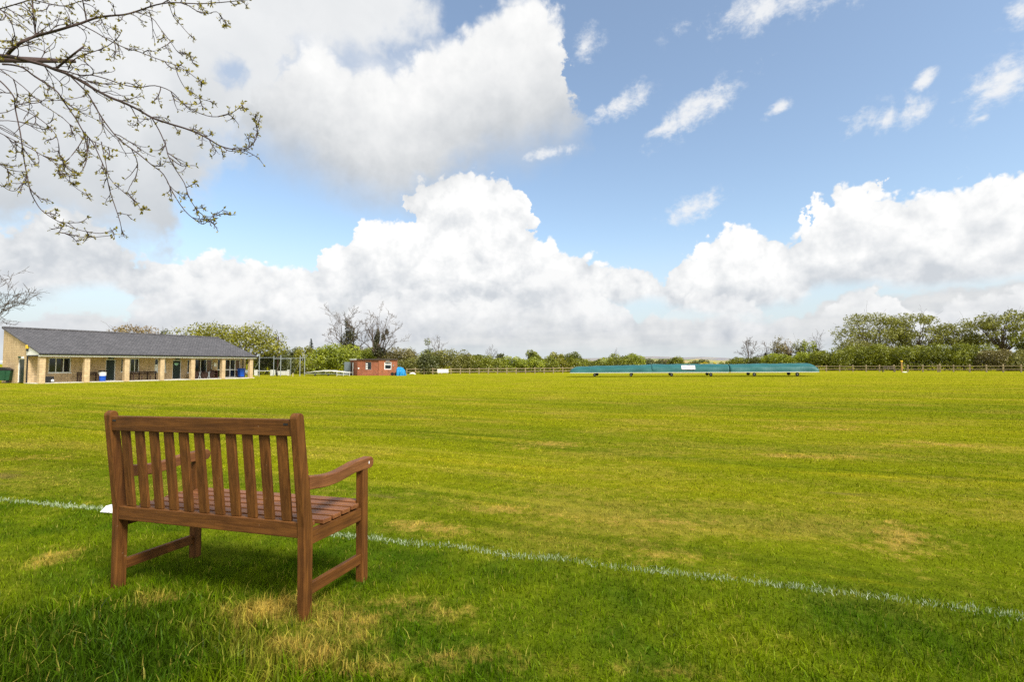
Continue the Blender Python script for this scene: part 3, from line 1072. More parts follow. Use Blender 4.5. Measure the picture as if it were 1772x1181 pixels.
GREENS = {
    'willow': ((0.095, 0.105, 0.006), (0.33, 0.315, 0.016)),
    'fresh': ((0.09, 0.125, 0.006), (0.38, 0.42, 0.025)),
    'hedge': ((0.030, 0.044, 0.003), (0.31, 0.335, 0.016)),
    'dark': ((0.04, 0.05, 0.012), (0.165, 0.18, 0.035)),
    'olive': ((0.080, 0.085, 0.016), (0.280, 0.270, 0.050)),
    'brown': ((0.090, 0.075, 0.026), (0.250, 0.215, 0.065)),
    'russet': ((0.14, 0.085, 0.038), (0.3, 0.225, 0.075)),
    'pale': ((0.26, 0.25, 0.1), (0.52, 0.5, 0.24)),
    'fir': ((0.012, 0.026, 0.020), (0.045, 0.070, 0.050)),
    'pink': ((0.30, 0.10, 0.09), (0.55, 0.25, 0.22)),
    'gorse': ((0.42, 0.34, 0.01), (0.75, 0.62, 0.02)),
    'ivy': ((0.03, 0.034, 0.012), (0.11, 0.105, 0.04)),
    'spring': ((0.090, 0.100, 0.014), (0.31, 0.31, 0.042)),
}
for k_, (a_, b_) in GREENS.items():
    M['leaf_' + k_] = foliage('leaf_' + k_, a_, b_, .28)


def bush(px, Y, top, w, kind, label, group=None, seed=0, dens=1.0, leaf=.20, depth=None, name='hedge_bush', cat='bush', k=None, base=None):
    """a bush growing from the ground: foliage to the ground with an uneven outline, over a few stems"""
    o = place(px, Y)
    wm = w / F_PX * Y
    h = at_y(px, top, Y).z - o.z
    dm = depth or min(wm * .8, 3.2)
    r = random.Random(seed * 7 + int(px))
    root = empty(name, o, 0, label, cat, group)
    lob = []
    k = k or max(5, int(wm * 2.0))
    for i in range(k):
        fx = r.uniform(-.5, .5)
        hh = h * (1 - .9 * abs(fx) ** 2.4) * r.uniform(.72, .98)
        s = r.uniform(.20, .34) * min(h, wm)
        lob.append((fx * wm * .88, r.uniform(-.4, .4) * dm, max(s * .6, hh - s), s * 1.15, s * 1.1, s))
    kk = max(3, int(wm / h * 3))
    for i in range(kk):
        fx = (i + .5) / kk - .5
        lob.append((fx * wm * .9, r.uniform(-.3, .3) * dm, h * .34, wm / kk * .75, dm * .5, h * .36))
    n = int(dens * 260 * wm * h / leaf * .26)
    leaf_mesh('foliage', lob, min(9000, max(220, n)), leaf, M['leaf_' + kind], root, seed + 11)
    tips = [(l[0], l[1], l[2]) for l in lob[:6]]
    paths = []
    for t in tips:
        paths += branch_paths((t[0] * .12, t[1] * .1, 0), [t], seed, .04, 0)
    tubes('stem', paths, M['bark'], root, 4)
    return root


def tree(px, Y, top, w, kind, label, group=None, seed=0, name='broadleaf_tree', low=.28, n=3500, leaf=.28, k=16, lob=.42, gap=0.0, bark='bark', trunk=.22, twigs=1, lean=0.0, fork=1, shell=.55):
    o = place(px, Y)
    rx = w / F_PX * Y / 2
    h = at_y(px, top, Y).z - o.z
    r = random.Random(seed + 100)
    root = empty(name, o, 0, label, 'tree', group)
    cz, rz = h * (low + 1.03) / 2, h * (1.07 - low) / 2
    rx *= 1.08
    lobes = crown_lobes(r, (0, 0, cz), rx, rx * .85, rz, k, lob)
    leaf_mesh('crown', lobes, n, leaf, M['leaf_' + kind], root, seed + 5, shell=shell, gap=gap)
    th = h * max(.2, low * .9)
    mb = MB()
    for f in range(fork):
        a = (f - (fork - 1) / 2) * rx * .35
        mb.tube([(a * .3, 0, -.1), (a * .6 + lean * .4, 0, th * .5), (a + lean, 0, th), (a * 1.4 + lean, .1, cz)], [trunk * 1.25, trunk, trunk * .85, trunk * .4], 7)
    mb.build('trunk', M[bark], root)
    tips = [(l[0], l[1], l[2]) for l in lobes]
    tubes('limb', branch_paths((lean, 0, th), tips, seed, trunk * .5, twigs, 4, .55), M[bark], root, 4)
    return root


def bare_tree(px, Y, top, w, label, group=None, seed=0, name='bare_tree', trunk=.2, levels=3, kids=4, nl=7, low=.25, bark='bark_grey', ivy=None, minr=.018, tips=None):
    o = place(px, Y)
    rx = w / F_PX * Y / 2
    h = at_y(px, top, Y).z - o.z
    r = random.Random(seed + 55)
    root = empty(name, o, 0, label, 'tree', group)
    th = h * low
    MB().tube([(0, 0, -.1), (r.uniform(-.1, .1), 0, th * .6), (0, 0, th), (r.uniform(-.3, .3), .1, h * .62)], [trunk * 1.3, trunk, trunk * .85, trunk * .35], 7).build('trunk', M[bark], root)
    tp = []
    for i in range(nl):
        a = math.pi * (i + .5) / nl
        tp.append((-math.cos(a) * rx * r.uniform(.72, .9), r.uniform(-.5, .5) * rx, th + (h - th) * (.30 + .52 * math.sin(a)) * r.uniform(.88, 1.0)))
    paths = branch_paths((0, 0, th), tp, seed, trunk * .5, levels, kids, .5, minr=minr)
    paths += branch_paths((0, .1, h * .5), [(0, 0, h * .93)], seed + 1, trunk * .4, levels, kids, .5, minr=minr)
    tubes('branch', paths, M[bark], root, 3)
    if ivy:
        leaf_mesh('ivy', [(a * rx, 0, b * h, c * rx, c * rx, e * h) for a, b, c, e in ivy], 2600, .22, M['leaf_ivy'], root, seed + 9, shell=.5)
    return root


G_T = 'trees rising behind the pavilion'
tree(229, 78, 557, 84, 'russet', 'reddish brown round tree just showing over the middle of the pavilion roof', None, 1, low=.35, n=3200, leaf=.22, gap=.5)
tree(283, 76, 570, 30, 'dark', 'small dark green tree over the roof between the reddish tree and the willows', None, 2, low=.2, n=1200, leaf=.22)
tree(338, 80, 556, 150, 'willow', 'broad yellow green willow behind the pavilion roof, left one of the pair', G_T, 3, low=.12, n=6500, leaf=.26, k=26, lob=.36)
tree(424, 82, 553, 146, 'willow', 'broad yellow green willow behind the right end of the pavilion roof', G_T, 4, low=.08, n=6500, leaf=.26, k=26, lob=.36)
bush(468, 86, 606, 70, 'dark', 'dark green thicket behind the left half of the net frame', None, 5, leaf=.22, name='thicket')
tree(503, 104, 591, 34, 'dark', 'dark green rounded tree behind the net frame right of the floodlight', None, 6, low=.2, n=1500, leaf=.26, k=9)
tree(527, 100, 598, 38, 'willow', 'small yellow green tree between the dark rounded tree and the fir', None, 7, low=.15, n=1700, leaf=.26, k=9)
bush(498, 92, 613, 22, 'pink', 'pink blossoming shrub behind the net frame', None, 8, leaf=.16, name='flowering_shrub', cat='shrub')
bush(512, 90, 618, 74, 'willow', 'yellow green bush behind the right half of the net frame', None, 9, leaf=.2)
bush(546, 90, 626, 44, 'olive', 'low olive bush between the net frame and the large bright green bush', None, 10, leaf=.2)


def fir(px, Y, top, w, label, seed):
    o = place(px, Y)
    h = at_y(px, top, Y).z - o.z
    rx = w / F_PX * Y / 2
    root = empty('fir_tree', o, 0, label, 'tree')
    lob = []
    for i in range(16):
        t = i / 15
        for a in range(4):
            ang = a * 1.57 + i
            lob.append((math.cos(ang) * rx * (1 - t) * .6, math.sin(ang) * rx * (1 - t) * .6, h * (.2 + .8 * t), rx * (1 - t) * .5 + .12, rx * (1 - t) * .5 + .12, h * .03))
    leaf_mesh('crown', lob, 1100, .22, M['leaf_fir'], root, seed)
    MB().tube([(0, 0, -.1), (0, 0, h * .97)], [.16, .03], 6).build('trunk', M['bark'], root)


fir(538, 106, 588, 26, 'dark pointed fir tree behind the small yellow green tree', 12)

bush(587, 80, 590, 70, 'fresh', 'large bright green bush left of the red brick shed', None, 13, leaf=.22, dens=1.3)
bare_tree(601, 86, 536, 84, 'leafless tree with a broad ivy covered trunk behind the bright green bush', None, 14, trunk=.3, ivy=[(.0, .50, .30, .16), (.08, .66, .20, .10), (.05, .36, .42, .12), (-.05, .78, .08, .08), (.2, .58, .2, .08)])
bare_tree(655, 88, 541, 80, 'leafless tree with ivy on its forked trunk above the red brick shed', None, 15, trunk=.32, nl=8, ivy=[(-.12, .45, .13, .16), (-.05, .60, .10, .12), (.18, .60, .08, .05), (.34, .68, .08, .05), (.02, .36, .3, .08)])
bush(640, 92, 598, 50, 'fresh', 'green bush under the ivy clad trees behind the shed', None, 16, leaf=.22)
bush(622, 94, 596, 40, 'brown', 'brown twiggy bush between the two ivy clad trees', None, 17, leaf=.2)
bush(690, 92, 598, 56, 'brown', 'brown twiggy bush right of the shed roof behind the blue tarpaulin', None, 18, leaf=.2)
tree(709, 98, 594, 30, 'pale', 'thin pale flowering tree right of the leafless trees', None, 19, low=.2, n=420, leaf=.22, k=8, trunk=.1)
tree(735, 98, 584, 36, 'hedge', 'rounded green tree standing above the dark bush right of the shed', None, 20, low=.15, n=1500, leaf=.24, k=9)
bare_tree(756, 98, 584, 28, 'small leafless tree beside the rounded green tree', None, 21, trunk=.1, levels=2, nl=6)
bush(742, 82, 609, 32, 'dark', 'dark round bush in front of the fence left of the white board', None, 22, leaf=.18, dens=1.3)
bush(716, 90, 612, 44, 'olive', 'olive bush between the blue tarpaulin and the dark round bush', None, 23, leaf=.2)
bush(780, 92, 600, 84, 'olive', 'wide olive green bush behind the white board on the fence', None, 24, leaf=.2)
HB = 'hedgerow bushes behind the fence'
bush(812, 94, 610, 50, 'hedge', 'green hedgerow bush just right of the olive bush behind the white board', HB, 25)
tree(808, 104, 607, 28, 'russet', 'small reddish tree behind the hedgerow right of the white board', None, 26, n=700, k=7, low=.2)
tree(830, 104, 607, 26, 'dark', 'small dark tree behind the hedgerow left of its leafless tree', None, 27, n=900, k=7, low=.2)
bare_tree(850, 103, 601, 24, 'small leafless tree poking out of the middle of the hedgerow', None, 28, trunk=.08, levels=2, nl=6)
tree(868, 104, 608, 22, 'dark', 'small dark tree behind the hedgerow right of its leafless tree', None, 29, n=800, k=7, low=.2)
bush(846, 95, 613, 52, 'hedge', 'green hedgerow bush below the small leafless tree', HB, 30)
bush(884, 96, 615, 48, 'fresh', 'brighter green hedgerow bush right of the small leafless tree', HB, 31)
tree(921, 98, 607, 38, 'hedge', 'rounded green tree standing out of the hedgerow left of the long covers', None, 32, n=1700, k=10, low=.1)
bush(916, 94, 616, 44, 'fresh', 'bright green hedgerow bush at the foot of the rounded tree', HB, 33)
bush(946, 95, 614, 42, 'hedge', 'green hedgerow bush between the rounded tree and the yellowish tree', HB, 34)
tree(965, 103, 608, 34, 'willow', 'small yellowish tree behind the hedgerow near the left end of the covers', None, 35, n=1300, k=9, low=.15)
bush(974, 96, 615, 40, 'willow', 'yellowish hedgerow bush before the small yellowish tree', HB, 36)
bush(996, 96, 607, 34, 'hedge', 'tall green hedgerow bush at the left end of the covers', HB, 37)
bush(1022, 100, 617, 44, 'hedge', 'low green hedgerow bush behind the left half of the first cover', HB, 38)
bush(1050, 101, 616, 36, 'fresh', 'low bright green hedgerow bush behind the first cover', HB, 39)
bush(1072, 97, 610, 34, 'hedge', 'green hedgerow bush behind the right half of the first cover', HB, 40)
bare_tree(1064, 104, 605, 10, 'thin leafless sapling in the hedgerow behind the first cover', None, 41, trunk=.06, levels=1, nl=4, name='bare_sapling')
bush(1096, 98, 610, 38, 'fresh', 'bright green hedgerow bush behind the right end of the first cover', HB, 42)
bush(1128, 101, 619, 40, 'dark', 'low dark hedgerow bush above the joint of the first and second covers', HB, 43)
bush(1152, 102, 620, 30, 'brown', 'low brownish hedgerow bush left of the white banner', HB, 44)
bush(1168, 99, 614, 26, 'hedge', 'green hedgerow bush directly above the left edge of the white banner', HB, 45)
bush(1192, 104, 625, 30, 'hedge', 'very low green bush above the right edge of the white banner', HB, 46)
bush(1214, 102, 619, 24, 'dark', 'dark hedgerow bush right of the white banner beside the yellow gorse', HB, 47)
bush(1221, 100, 625, 15, 'gorse', 'yellow gorse bush in the hedgerow right of the white banner', None, 48, leaf=.14, name='gorse_bush')
bush(1237, 100, 626, 9, 'gorse', 'small yellow gorse bush, right one of the two', None, 49, leaf=.14, name='gorse_bush')
bush(1252, 103, 626, 36, 'hedge', 'very low green bush right of the yellow gorse', HB, 50)
bush(1276, 100, 617, 34, 'hedge', 'green hedgerow bush left of the leafless pair behind the third cover', HB, 51)
bare_tree(1296, 104, 588, 34, 'leafless tree behind the left end of the third cover', None, 52, trunk=.16, levels=3, nl=7)
bare_tree(1325, 104, 594, 22, 'slim leafless tree with an ivy sleeve behind the third cover', None, 53, trunk=.14, levels=2, nl=5, ivy=[(0, .35, .3, .18), (0, .52, .18, .12)])
bush(1306, 99, 614, 44, 'dark', 'dark green hedgerow bush below the leafless tree behind the third cover', HB, 54)
tree(1345, 103, 583, 34, 'brown', 'brownish budding tree, left one of the three behind the third cover', 'brownish budding trees', 55, n=1300, k=10, low=.2, gap=.5, leaf=.2)
tree(1365, 104, 580, 32, 'russet', 'reddish budding tree, middle one of the three behind the third cover', 'brownish budding trees', 56, n=1000, k=10, low=.25, gap=.5, leaf=.2)
tree(1383, 103, 582, 28, 'spring', 'greenish budding tree, right one of the three behind the third cover', 'brownish budding trees', 57, n=900, k=10, low=.25, gap=.5, leaf=.2)
tree(1401, 102, 585, 30, 'fresh', 'small fresh green tree behind the right part of the third cover', None, 58, n=1200, k=10, low=.15, leaf=.22)
bare_tree(1415, 103, 580, 22, 'small leafless tree with ivy behind the right end of the covers', None, 59, trunk=.12, levels=2, nl=6, ivy=[(0, .4, .25, .2)])
bush(1342, 97, 610, 52, 'fresh', 'bright green hedgerow bush below the brownish budding trees', HB, 60)
bush(1386, 96, 606, 56, 'fresh', 'large bright green hedgerow bush behind the right part of the third cover', HB, 61, dens=1.2)

RH = 'tall hedge bushes behind the right hand fence'
bush(1432, 92, 604, 52, 'hedge', 'hedge bush at the left end of the tall right hand hedge', RH, 62, dens=1.3)
bush(1474, 90, 591, 70, 'hedge', 'tall dark green hedge bush under the left part of the big spreading tree', RH, 63, dens=1.4)
bush(1514, 89, 592, 54, 'hedge', 'tall green hedge bush behind the small bench by the fence', RH, 64, dens=1.4)
bush(1541, 90, 596, 40, 'olive', 'olive hedge bush left of the yellow topped post', RH, 65, dens=1.2)
bush(1582, 87, 590, 64, 'hedge', 'tall dark green hedge bush right of the yellow topped post', RH, 66, dens=1.4)
bush(1629, 85, 590, 66, 'hedge', 'tall green hedge bush left of the dark tree at the right', RH, 67, dens=1.4)
bush(1680, 83, 589, 70, 'hedge', 'tall green hedge bush below the trees at the right', RH, 68, dens=1.4)
bush(1728, 80, 602, 60, 'brown', 'lower brownish hedge bush near the right end of the hedge', RH, 69, dens=1.2)
bush(1775, 78, 603, 56, 'olive', 'olive hedge bush at the right end of the hedge', RH, 70, dens=1.2)
bush(1490, 97, 580, 60, 'olive', 'rounded olive bush in front of the big spreading tree', None, 71, leaf=.2, dens=.9)
tree(1506, 104, 540, 140, 'spring', 'big spreading tree in thin spring leaf, left one over the right hand hedge', 'trees over the right hand hedge', 72, n=9000, leaf=.27, k=34, lob=.27, low=.24, gap=.7, trunk=.22, fork=2)
tree(1578, 102, 541, 130, 'spring', 'spreading tree with a forked trunk, second over the right hand hedge', 'trees over the right hand hedge', 73, n=7500, leaf=.27, k=32, lob=.25, low=.26, gap=.6, trunk=.24, fork=2)
tree(1668, 98, 550, 92, 'spring', 'thin leaved greener tree, third over the right hand hedge', 'trees over the right hand hedge', 74, n=6000, leaf=.27, k=26, lob=.28, low=.25, gap=.6, trunk=.18)
tree(1742, 92, 534, 104, 'spring', 'tall thin leaved tree with a dark slanting trunk at the right edge', 'trees over the right hand hedge', 75, n=6000, leaf=.27, k=30, lob=.25, low=.30, gap=.6, trunk=.22, lean=-.6)
tree(1775, 88, 560, 44, 'hedge', 'dense darker green tree cut by the right edge of the picture', None, 76, n=2200, k=12, low=.2)

# bare tree at the left edge beyond the pavilion
bare_tree(-84, 66, 462, 214, 'leafless tree reaching in from the left above the pavilion', None, 80, trunk=.36, levels=3, kids=5, nl=11, low=.3, bark='bark', minr=.020)


# ------------------------------------------------------------------ far hills seen through the gap in the hedge
def hills():
    for nm, Yh, pts, mat in (
        ('hills', 1500, [(700, 628), (900, 622), (1040, 620), (1130, 617), (1180, 619), (1215, 618), (1260, 620), (1290, 621), (1500, 620), (1900, 624)], 'hill_far'),
        ('hills', 640, [(700, 632), (1000, 626), (1110, 622), (1150, 621), (1185, 623), (1205, 621.5), (1240, 624), (1300, 625), (1600, 628)], 'hill_near')):
        V, F = [], []
        for px, py in pts:
            top = at_y(px, py, Yh)
            V += [(top.x, Yh, top.z), (top.x * .94, Yh * .86, g(top.x, Yh) + (top.z - g(top.x, Yh)) * .45), (top.x * .85, Yh * .7, g(top.x, Yh) - 1.5), (top.x * 1.2, Yh * 1.25, g(top.x, Yh) - 2)]
        for i in range(len(pts) - 1):
            a, b = i * 4, i * 4 + 4
            F += [(a, a + 1, b + 1, b), (a + 1, a + 2, b + 2, b + 1), (a + 3, a, b, b + 3)]
        mb = MB()
        mb.add(V, F, True)
        o = mb.build(nm, M[mat])
        tag(o, 'low distant hills of pale fields beyond the hedge', kind='structure')


for nm, c1, c2, c3 in (('hill_far', (0.20, 0.19, 0.22), (0.27, 0.25, 0.22), (0.17, 0.19, 0.17)), ('hill_near', (0.33, 0.26, 0.12), (0.20, 0.25, 0.07), (0.12, 0.14, 0.06))):
    m, N = new_mat(nm)
    geo = N.node('ShaderNodeNewGeometry')
    vo = N.node('ShaderNodeTexVoronoi')
    N.put(vo.inputs['Vector'], N.mapping(geo.outputs['Position'], scale=(.010, .012, .0)))
    r_, g_, b__ = N.xyz(vo.outputs['Color'])
    c = N.mix(N.ss(r_, .45, .5), c1, c2)
    c = N.mix(N.ss(N.noise(geo.outputs['Position'], .03, 4), .56, .62), c, c3)
    principled(N, c, 0.95, spec=.1)
    M[nm] = m
hills()

# ------------------------------------------------------------------ pavilion
PV = Vector((-39.63, 42.2, -.515))
PEX, PEY = Vector((.447, .894, 0)).normalized(), Vector((-.894, .447, 0)).normalized()
PROT = math.atan2(PEX.y, PEX.x)


def pv_s(px, yl):
    r = (px - CX) / F_PX
    return (r * (PV.y + yl * PEY.y) - PV.x - yl * PEY.x) / (PEX.x - r * PEX.y)


def pv_y(px, s):
    r = (px - CX) / F_PX
    return (r * (PV.y + s * PEX.y) - PV.x - s * PEX.x) / (PEY.x - r * PEY.y)


def pv_z(px, py, s, yl):
    Y = PV.y + s * PEX.y + yl * PEY.y
    return at_y(px, py, Y).z - PV.z


def pv_world(s, yl, z=0.0):
    return PV + PEX * s + PEY * yl + Vector((0, 0, z))


V_, RIDGE, REAR = 2.05, 6.68, 7.0
EAVE, RIDGE_Z = 2.50, 4.79
SLOPE = (RIDGE_Z - EAVE) / (RIDGE + .15)
LEN = pv_s(440.5, 0)
WEND = pv_s(425.5, V_)


def roof_z(y):
    return EAVE + (y + .15) * SLOPE


def build_pavilion():
    root = empty('pavilion', PV, PROT, 'long single storey stone cricket pavilion with grey slate roof and a pillared veranda', 'pavilion')
    th = .28
    # openings in the front wall: (s0, s1, z0, z1, kind)
    ops = []
    for (a, b, yt, yb, kind) in ((85, 124, 619.5, 645.5, 'win3'), (184, 201, 622, 660.5, 'door'), (210.5, 214.5, 621.5, 644, 'win1'), (219, 242, 621, 644.5, 'win3'),
                                 (268.5, 275.5, 621.5, 644.5, 'half'), (283.5, 288.5, 622, 644.5, 'half'), (299.5, 314.5, 623.5, 657, 'door'), (325, 329.5, 622.5, 646, 'win1'),
                                 (338, 368.5, 622, 647, 'win3c'), (377, 383.5, 622, 654.5, 'tall'), (390.5, 416.5, 622.5, 654.5, 'french')):
        s0, s1 = pv_s(a, V_), pv_s(b, V_)
        mid = (s0 + s1) / 2
        z1 = min(2.32, pv_z((a + b) / 2, yt, mid, V_))
        z0 = max(.03, pv_z((a + b) / 2, yb, mid, V_))
        if kind in ('door', 'french', 'tall'):
            z0 = .03
        ops.append((s0, s1, z0, z1, kind))
    mb = MB()
    cur = 0.0
    topz = roof_z(V_) - .16
    for s0, s1, z0, z1, kind in ops:
        mb.box(cur, s0, V_, V_ + th, -.4, topz)
        mb.box(s0, s1, V_, V_ + th, -.4, z0)
        mb.box(s0, s1, V_, V_ + th, z1, topz)
        cur = s1
    mb.box(cur, WEND, V_, V_ + th, -.4, topz)
    mb.build('front_wall', M['stone'], root)
    # gable walls with a door opening in the near one
    y0d, y1d = pv_y(43, 0), pv_y(31.5, 0)
    y0d, y1d = min(y0d, y1d), max(y0d, y1d)
    zd = pv_z(37, 621, 0, (y0d + y1d) / 2)
    mb = MB()

    def gable_piece(ya, yb, z0, x0, x1):
        mb.prism([(ya, z0), (yb, z0), (yb, roof_z(yb) - .13), (ya, roof_z(ya) - .13)], x0, x1, lambda u, v, a: (a, u, v))
    gable_piece(V_ + th, y0d, -.4, 0, th)
    gable_piece(y0d, y1d, zd, 0, th)
    gable_piece(y1d, REAR, -.4, 0, th)
    mb.build('gable_wall', M['stone'], root)
    mb = MB()
    gable_piece(V_ + th, REAR, -.4, WEND - th, WEND)
    mb.build('gable_wall', M['stone'], root)
    MB().box(th, WEND - th, REAR - th, REAR, -.4, roof_z(REAR) - .15).build('rear_wall', M['stone'], root)
    d = MB().box(.10, .14, y0d + .07, y1d - .07, 0, zd - .07).build('side_door', M['doorgreen'], root)
    f = MB()
    f.box(.06, .16, y0d, y0d + .07, 0, zd).box(.06, .16, y1d - .07, y1d, 0, zd).box(.06, .16, y0d + .07, y1d - .07, zd - .07, zd)
    f.build('door_frame', M['upvc'], d)
    MB().box(-.10, .0, y1d - .55, y1d - .25, zd + .06, zd + .20).build('door_light', M['greenbin'], root)
    MB().box(-.10, .0, y0d + .12, y0d + .38, zd + .02, zd + .16).build('door_light', M['upvc'], root)
    # windows and doors
    yf = V_ + .06
    for s0, s1, z0, z1, kind in ops:
        fw = min(.065, (s1 - s0) * .22)
        if kind == 'door':
            d = MB().box(s0 + .06, s1 - .06, yf + .02, yf + .07, z0, z1 - .07).build('door', M['doorgreen'], root, .004)
            f = MB().box(s0, s0 + .06, yf, yf + .10, z0, z1).box(s1 - .06, s1, yf, yf + .10, z0, z1).box(s0 + .06, s1 - .06, yf, yf + .10, z1 - .07, z1)
            f.box(s0 - .02, s1 + .02, V_ - .05, V_ + .05, -.01, z0)
            f.build('door_frame', M['upvc'], d)
            MB().tube([(s0 + .14, yf - .01, 1.0), (s0 + .14, yf - .04, 1.0), (s0 + .26, yf - .04, 1.0)], .012, 6).build('handle', M['steel'], d)
            MB().box((s0 + s1) / 2 - .22, (s0 + s1) / 2 + .22, V_ - .10, V_ - .001, z1 + .01, z1 + .13).build('door_light', M['greenbin'], root)
            continue
        fr = MB()
        fr.box(s0, s0 + fw, yf, yf + .07, z0, z1).box(s1 - fw, s1, yf, yf + .07, z0, z1)
        fr.box(s0 + fw, s1 - fw, yf, yf + .07, z1 - fw, z1).box(s0 + fw, s1 - fw, yf, yf + .07, z0, z0 + fw)
        npan = {'win3': 3, 'win3c': 3, 'french': 3}.get(kind, 1)
        for i in range(1, npan):
            xm = s0 + (s1 - s0) * i / npan
            w2 = fw * (.9 if kind != 'french' else 1.2)
            fr.box(xm - w2 / 2, xm + w2 / 2, yf + .002, yf + .068, z0 + fw, z1 - fw)
        zt = None
        if kind in ('tall', 'french'):
            zt = z0 + (z1 - z0) * .42
            edges = [s0 + fw] + [q for i in range(1, npan) for q in (s0 + (s1 - s0) * i / npan - fw * .6, s0 + (s1 - s0) * i / npan + fw * .6)] + [s1 - fw]
            for a, b in zip(edges[::2], edges[1::2]):
                fr.box(a, b, yf + .003, yf + .067, zt - .05, zt + .05)
        nm = 'french_door' if kind == 'french' else 'window'
        fo = fr.build(nm, M['upvc'], root)
        n = npan
        for i in range(n):
            a, b = s0 + (s1 - s0) * i / n + fw * .4, s0 + (s1 - s0) * (i + 1) / n - fw * .4
            mat = M['curtain'] if kind in ('win3c', 'french') and i == n - 1 else M['glass']
            zb = z0 + .02
            if kind == 'half':
                zb = z0 + (z1 - z0) * .58
                MB().box(a, b, yf + .03, yf + .05, z0 + .02, zb).build('panel', M['upvc'], fo)
            MB().box(a, b, yf + .035, yf + .045, zb, z1 - .02).build('pane', mat, fo)
        if kind.startswith('win') or kind == 'half':
            MB().box(s0 - .05, s1 + .05, V_ - .05, yf - .001, z0 - .06, z0 - .001).build('sill', M['upvc'], fo)
    # roof
    mb = MB()
    x0, x1 = -.12, LEN + .12
    ye, yr = -.18, REAR + .15
    mb.prism([(ye, roof_z(ye) - .02), (yr, roof_z(yr) - .12), (yr, roof_z(yr)), (ye, roof_z(ye) + .06)], x0, x1, lambda u, v, a: (a, u, v))
    rf = mb.build('roof', M['slate'], root)
    MB().tube([(x0, RIDGE + .30, roof_z(RIDGE + .3) + .02), (x1, RIDGE + .30, roof_z(RIDGE + .3) + .02)], .10, 8).build('ridge_cap', M['slate'], rf)
    MB().box(x0 - .02, x1 + .02, ye - .11, ye - .002, EAVE - .13, EAVE - .01).build('gutter', M['black'], root, .02)
    MB().box(x0, x1, ye, ye + .06, EAVE - .26, EAVE - .131).build('fascia', M['white'], root)
    mb = MB()
    mb.box(.0, LEN, ye + .061, V_ - .002, EAVE - .20, EAVE - .17)
    mb.build('veranda_ceiling', plain('soffit_boards', (.66, .62, .54), .7), root)
    MB().prism([(ye + .07, EAVE - .14), (V_ + .3, EAVE - .14), (V_ + .3, roof_z(V_ + .3) - .14), (ye + .07, roof_z(ye) - .03)], -.03, -.002, lambda u, v, a: (a, u, v)).build('gable_infill', M['white'], root)
    MB().box(-.06, .05, ye + .07, V_ + .02, EAVE - .24, EAVE - .142).build('tie_board', M['black'], root)
    MB().prism([(ye + .07, EAVE - .14), (V_ + .3, EAVE - .14), (V_ + .3, roof_z(V_ + .3) - .14), (ye + .07, roof_z(ye) - .03)], LEN - .03, LEN - .002, lambda u, v, a: (a, u, v)).build('gable_infill', M['white'], root)
    MB().tube([(-.07, V_ - .05, -.05), (-.07, V_ - .05, EAVE - .2)], .05, 8).build('downpipe', M['black'], root)
    MB().box(-.16, -.031, V_ - .12, V_ + .22, EAVE + .42, EAVE + .74).build('alarm_box', M['yellow'], root, .03)
    MB().box(-.14, -.031, V_ - .10, V_ + .12, EAVE + .20, EAVE + .40).build('flood_lamp', M['black'], root, .02)
    MB().tube([(LEN - .06, V_ - .1, -.05), (LEN - .06, V_ - .1, EAVE - .2)], .045, 8).build('downpipe', M['black'], root)
    # pillars
    for a in (69, 147, 216.5, 278, 331.5, 384.5, 433):
        s = pv_s(a, 0)
        s = min(s, LEN - .45)
        MB().box(s + .02, s + .42, .0, .38, -.4, EAVE - .261 if s < 0 else EAVE - .201).build('pillar', M['stone'], root)
    MB().box(-.2, LEN + .1, .05, V_, -.5, -.012).build('paving', M['concrete'], root)
    MB().box(pv_s(370, V_), pv_s(374.5, V_), V_ - .09, V_ - .001, 1.30, 1.72).build('entry_panel', M['upvc'], root, .01)
    # pale crest plate on the second door
    a, b = pv_s(302.5, V_), pv_s(310.5, V_)
    plate = MB()
    cx, zc, rr = (a + b) / 2, pv_z(306, 630.5, (a + b) / 2, V_), (b - a) / 2
    plate.prism([(cx - rr, zc + rr * .45), (cx - rr * .75, zc - rr * .2), (cx, zc - rr * .7), (cx + rr * .75, zc - rr * .2), (cx + rr, zc + rr * .45)], V_ + .070, V_ + .079, lambda u, v, a: (u, a, v))
    plate.build('crest_plate', plain('crest_green', (.32, .62, .50), .5), root)
    return root


build_pavilion()

# low neighbouring roof edge, mostly outside the picture
o = at_y(-16, 640, 47.5)
nb = empty('outbuilding', (o.x, o.y, g(o.x, o.y)), PROT, 'flat roofed low outbuilding with a white fascia cut by the left edge', 'outbuilding')
MB().box(-2.4, .6, .0, 2.2, -.3, 1.95).build('wall', M['redbrick'], nb)
MB().box(-2.6, .9, -.25, 2.4, 1.951, 2.03).build('roof', M['slate'], nb)
MB().box(-2.6, .92, -.28, -.251, 1.86, 2.05).build('fascia', M['white'], nb)


def pv_thing(name, px, yl, label, cat, rz=0.0, group=None):
    s = pv_s(px, yl)
    return empty(name, pv_world(s, yl), PROT + rz, label, cat, group)


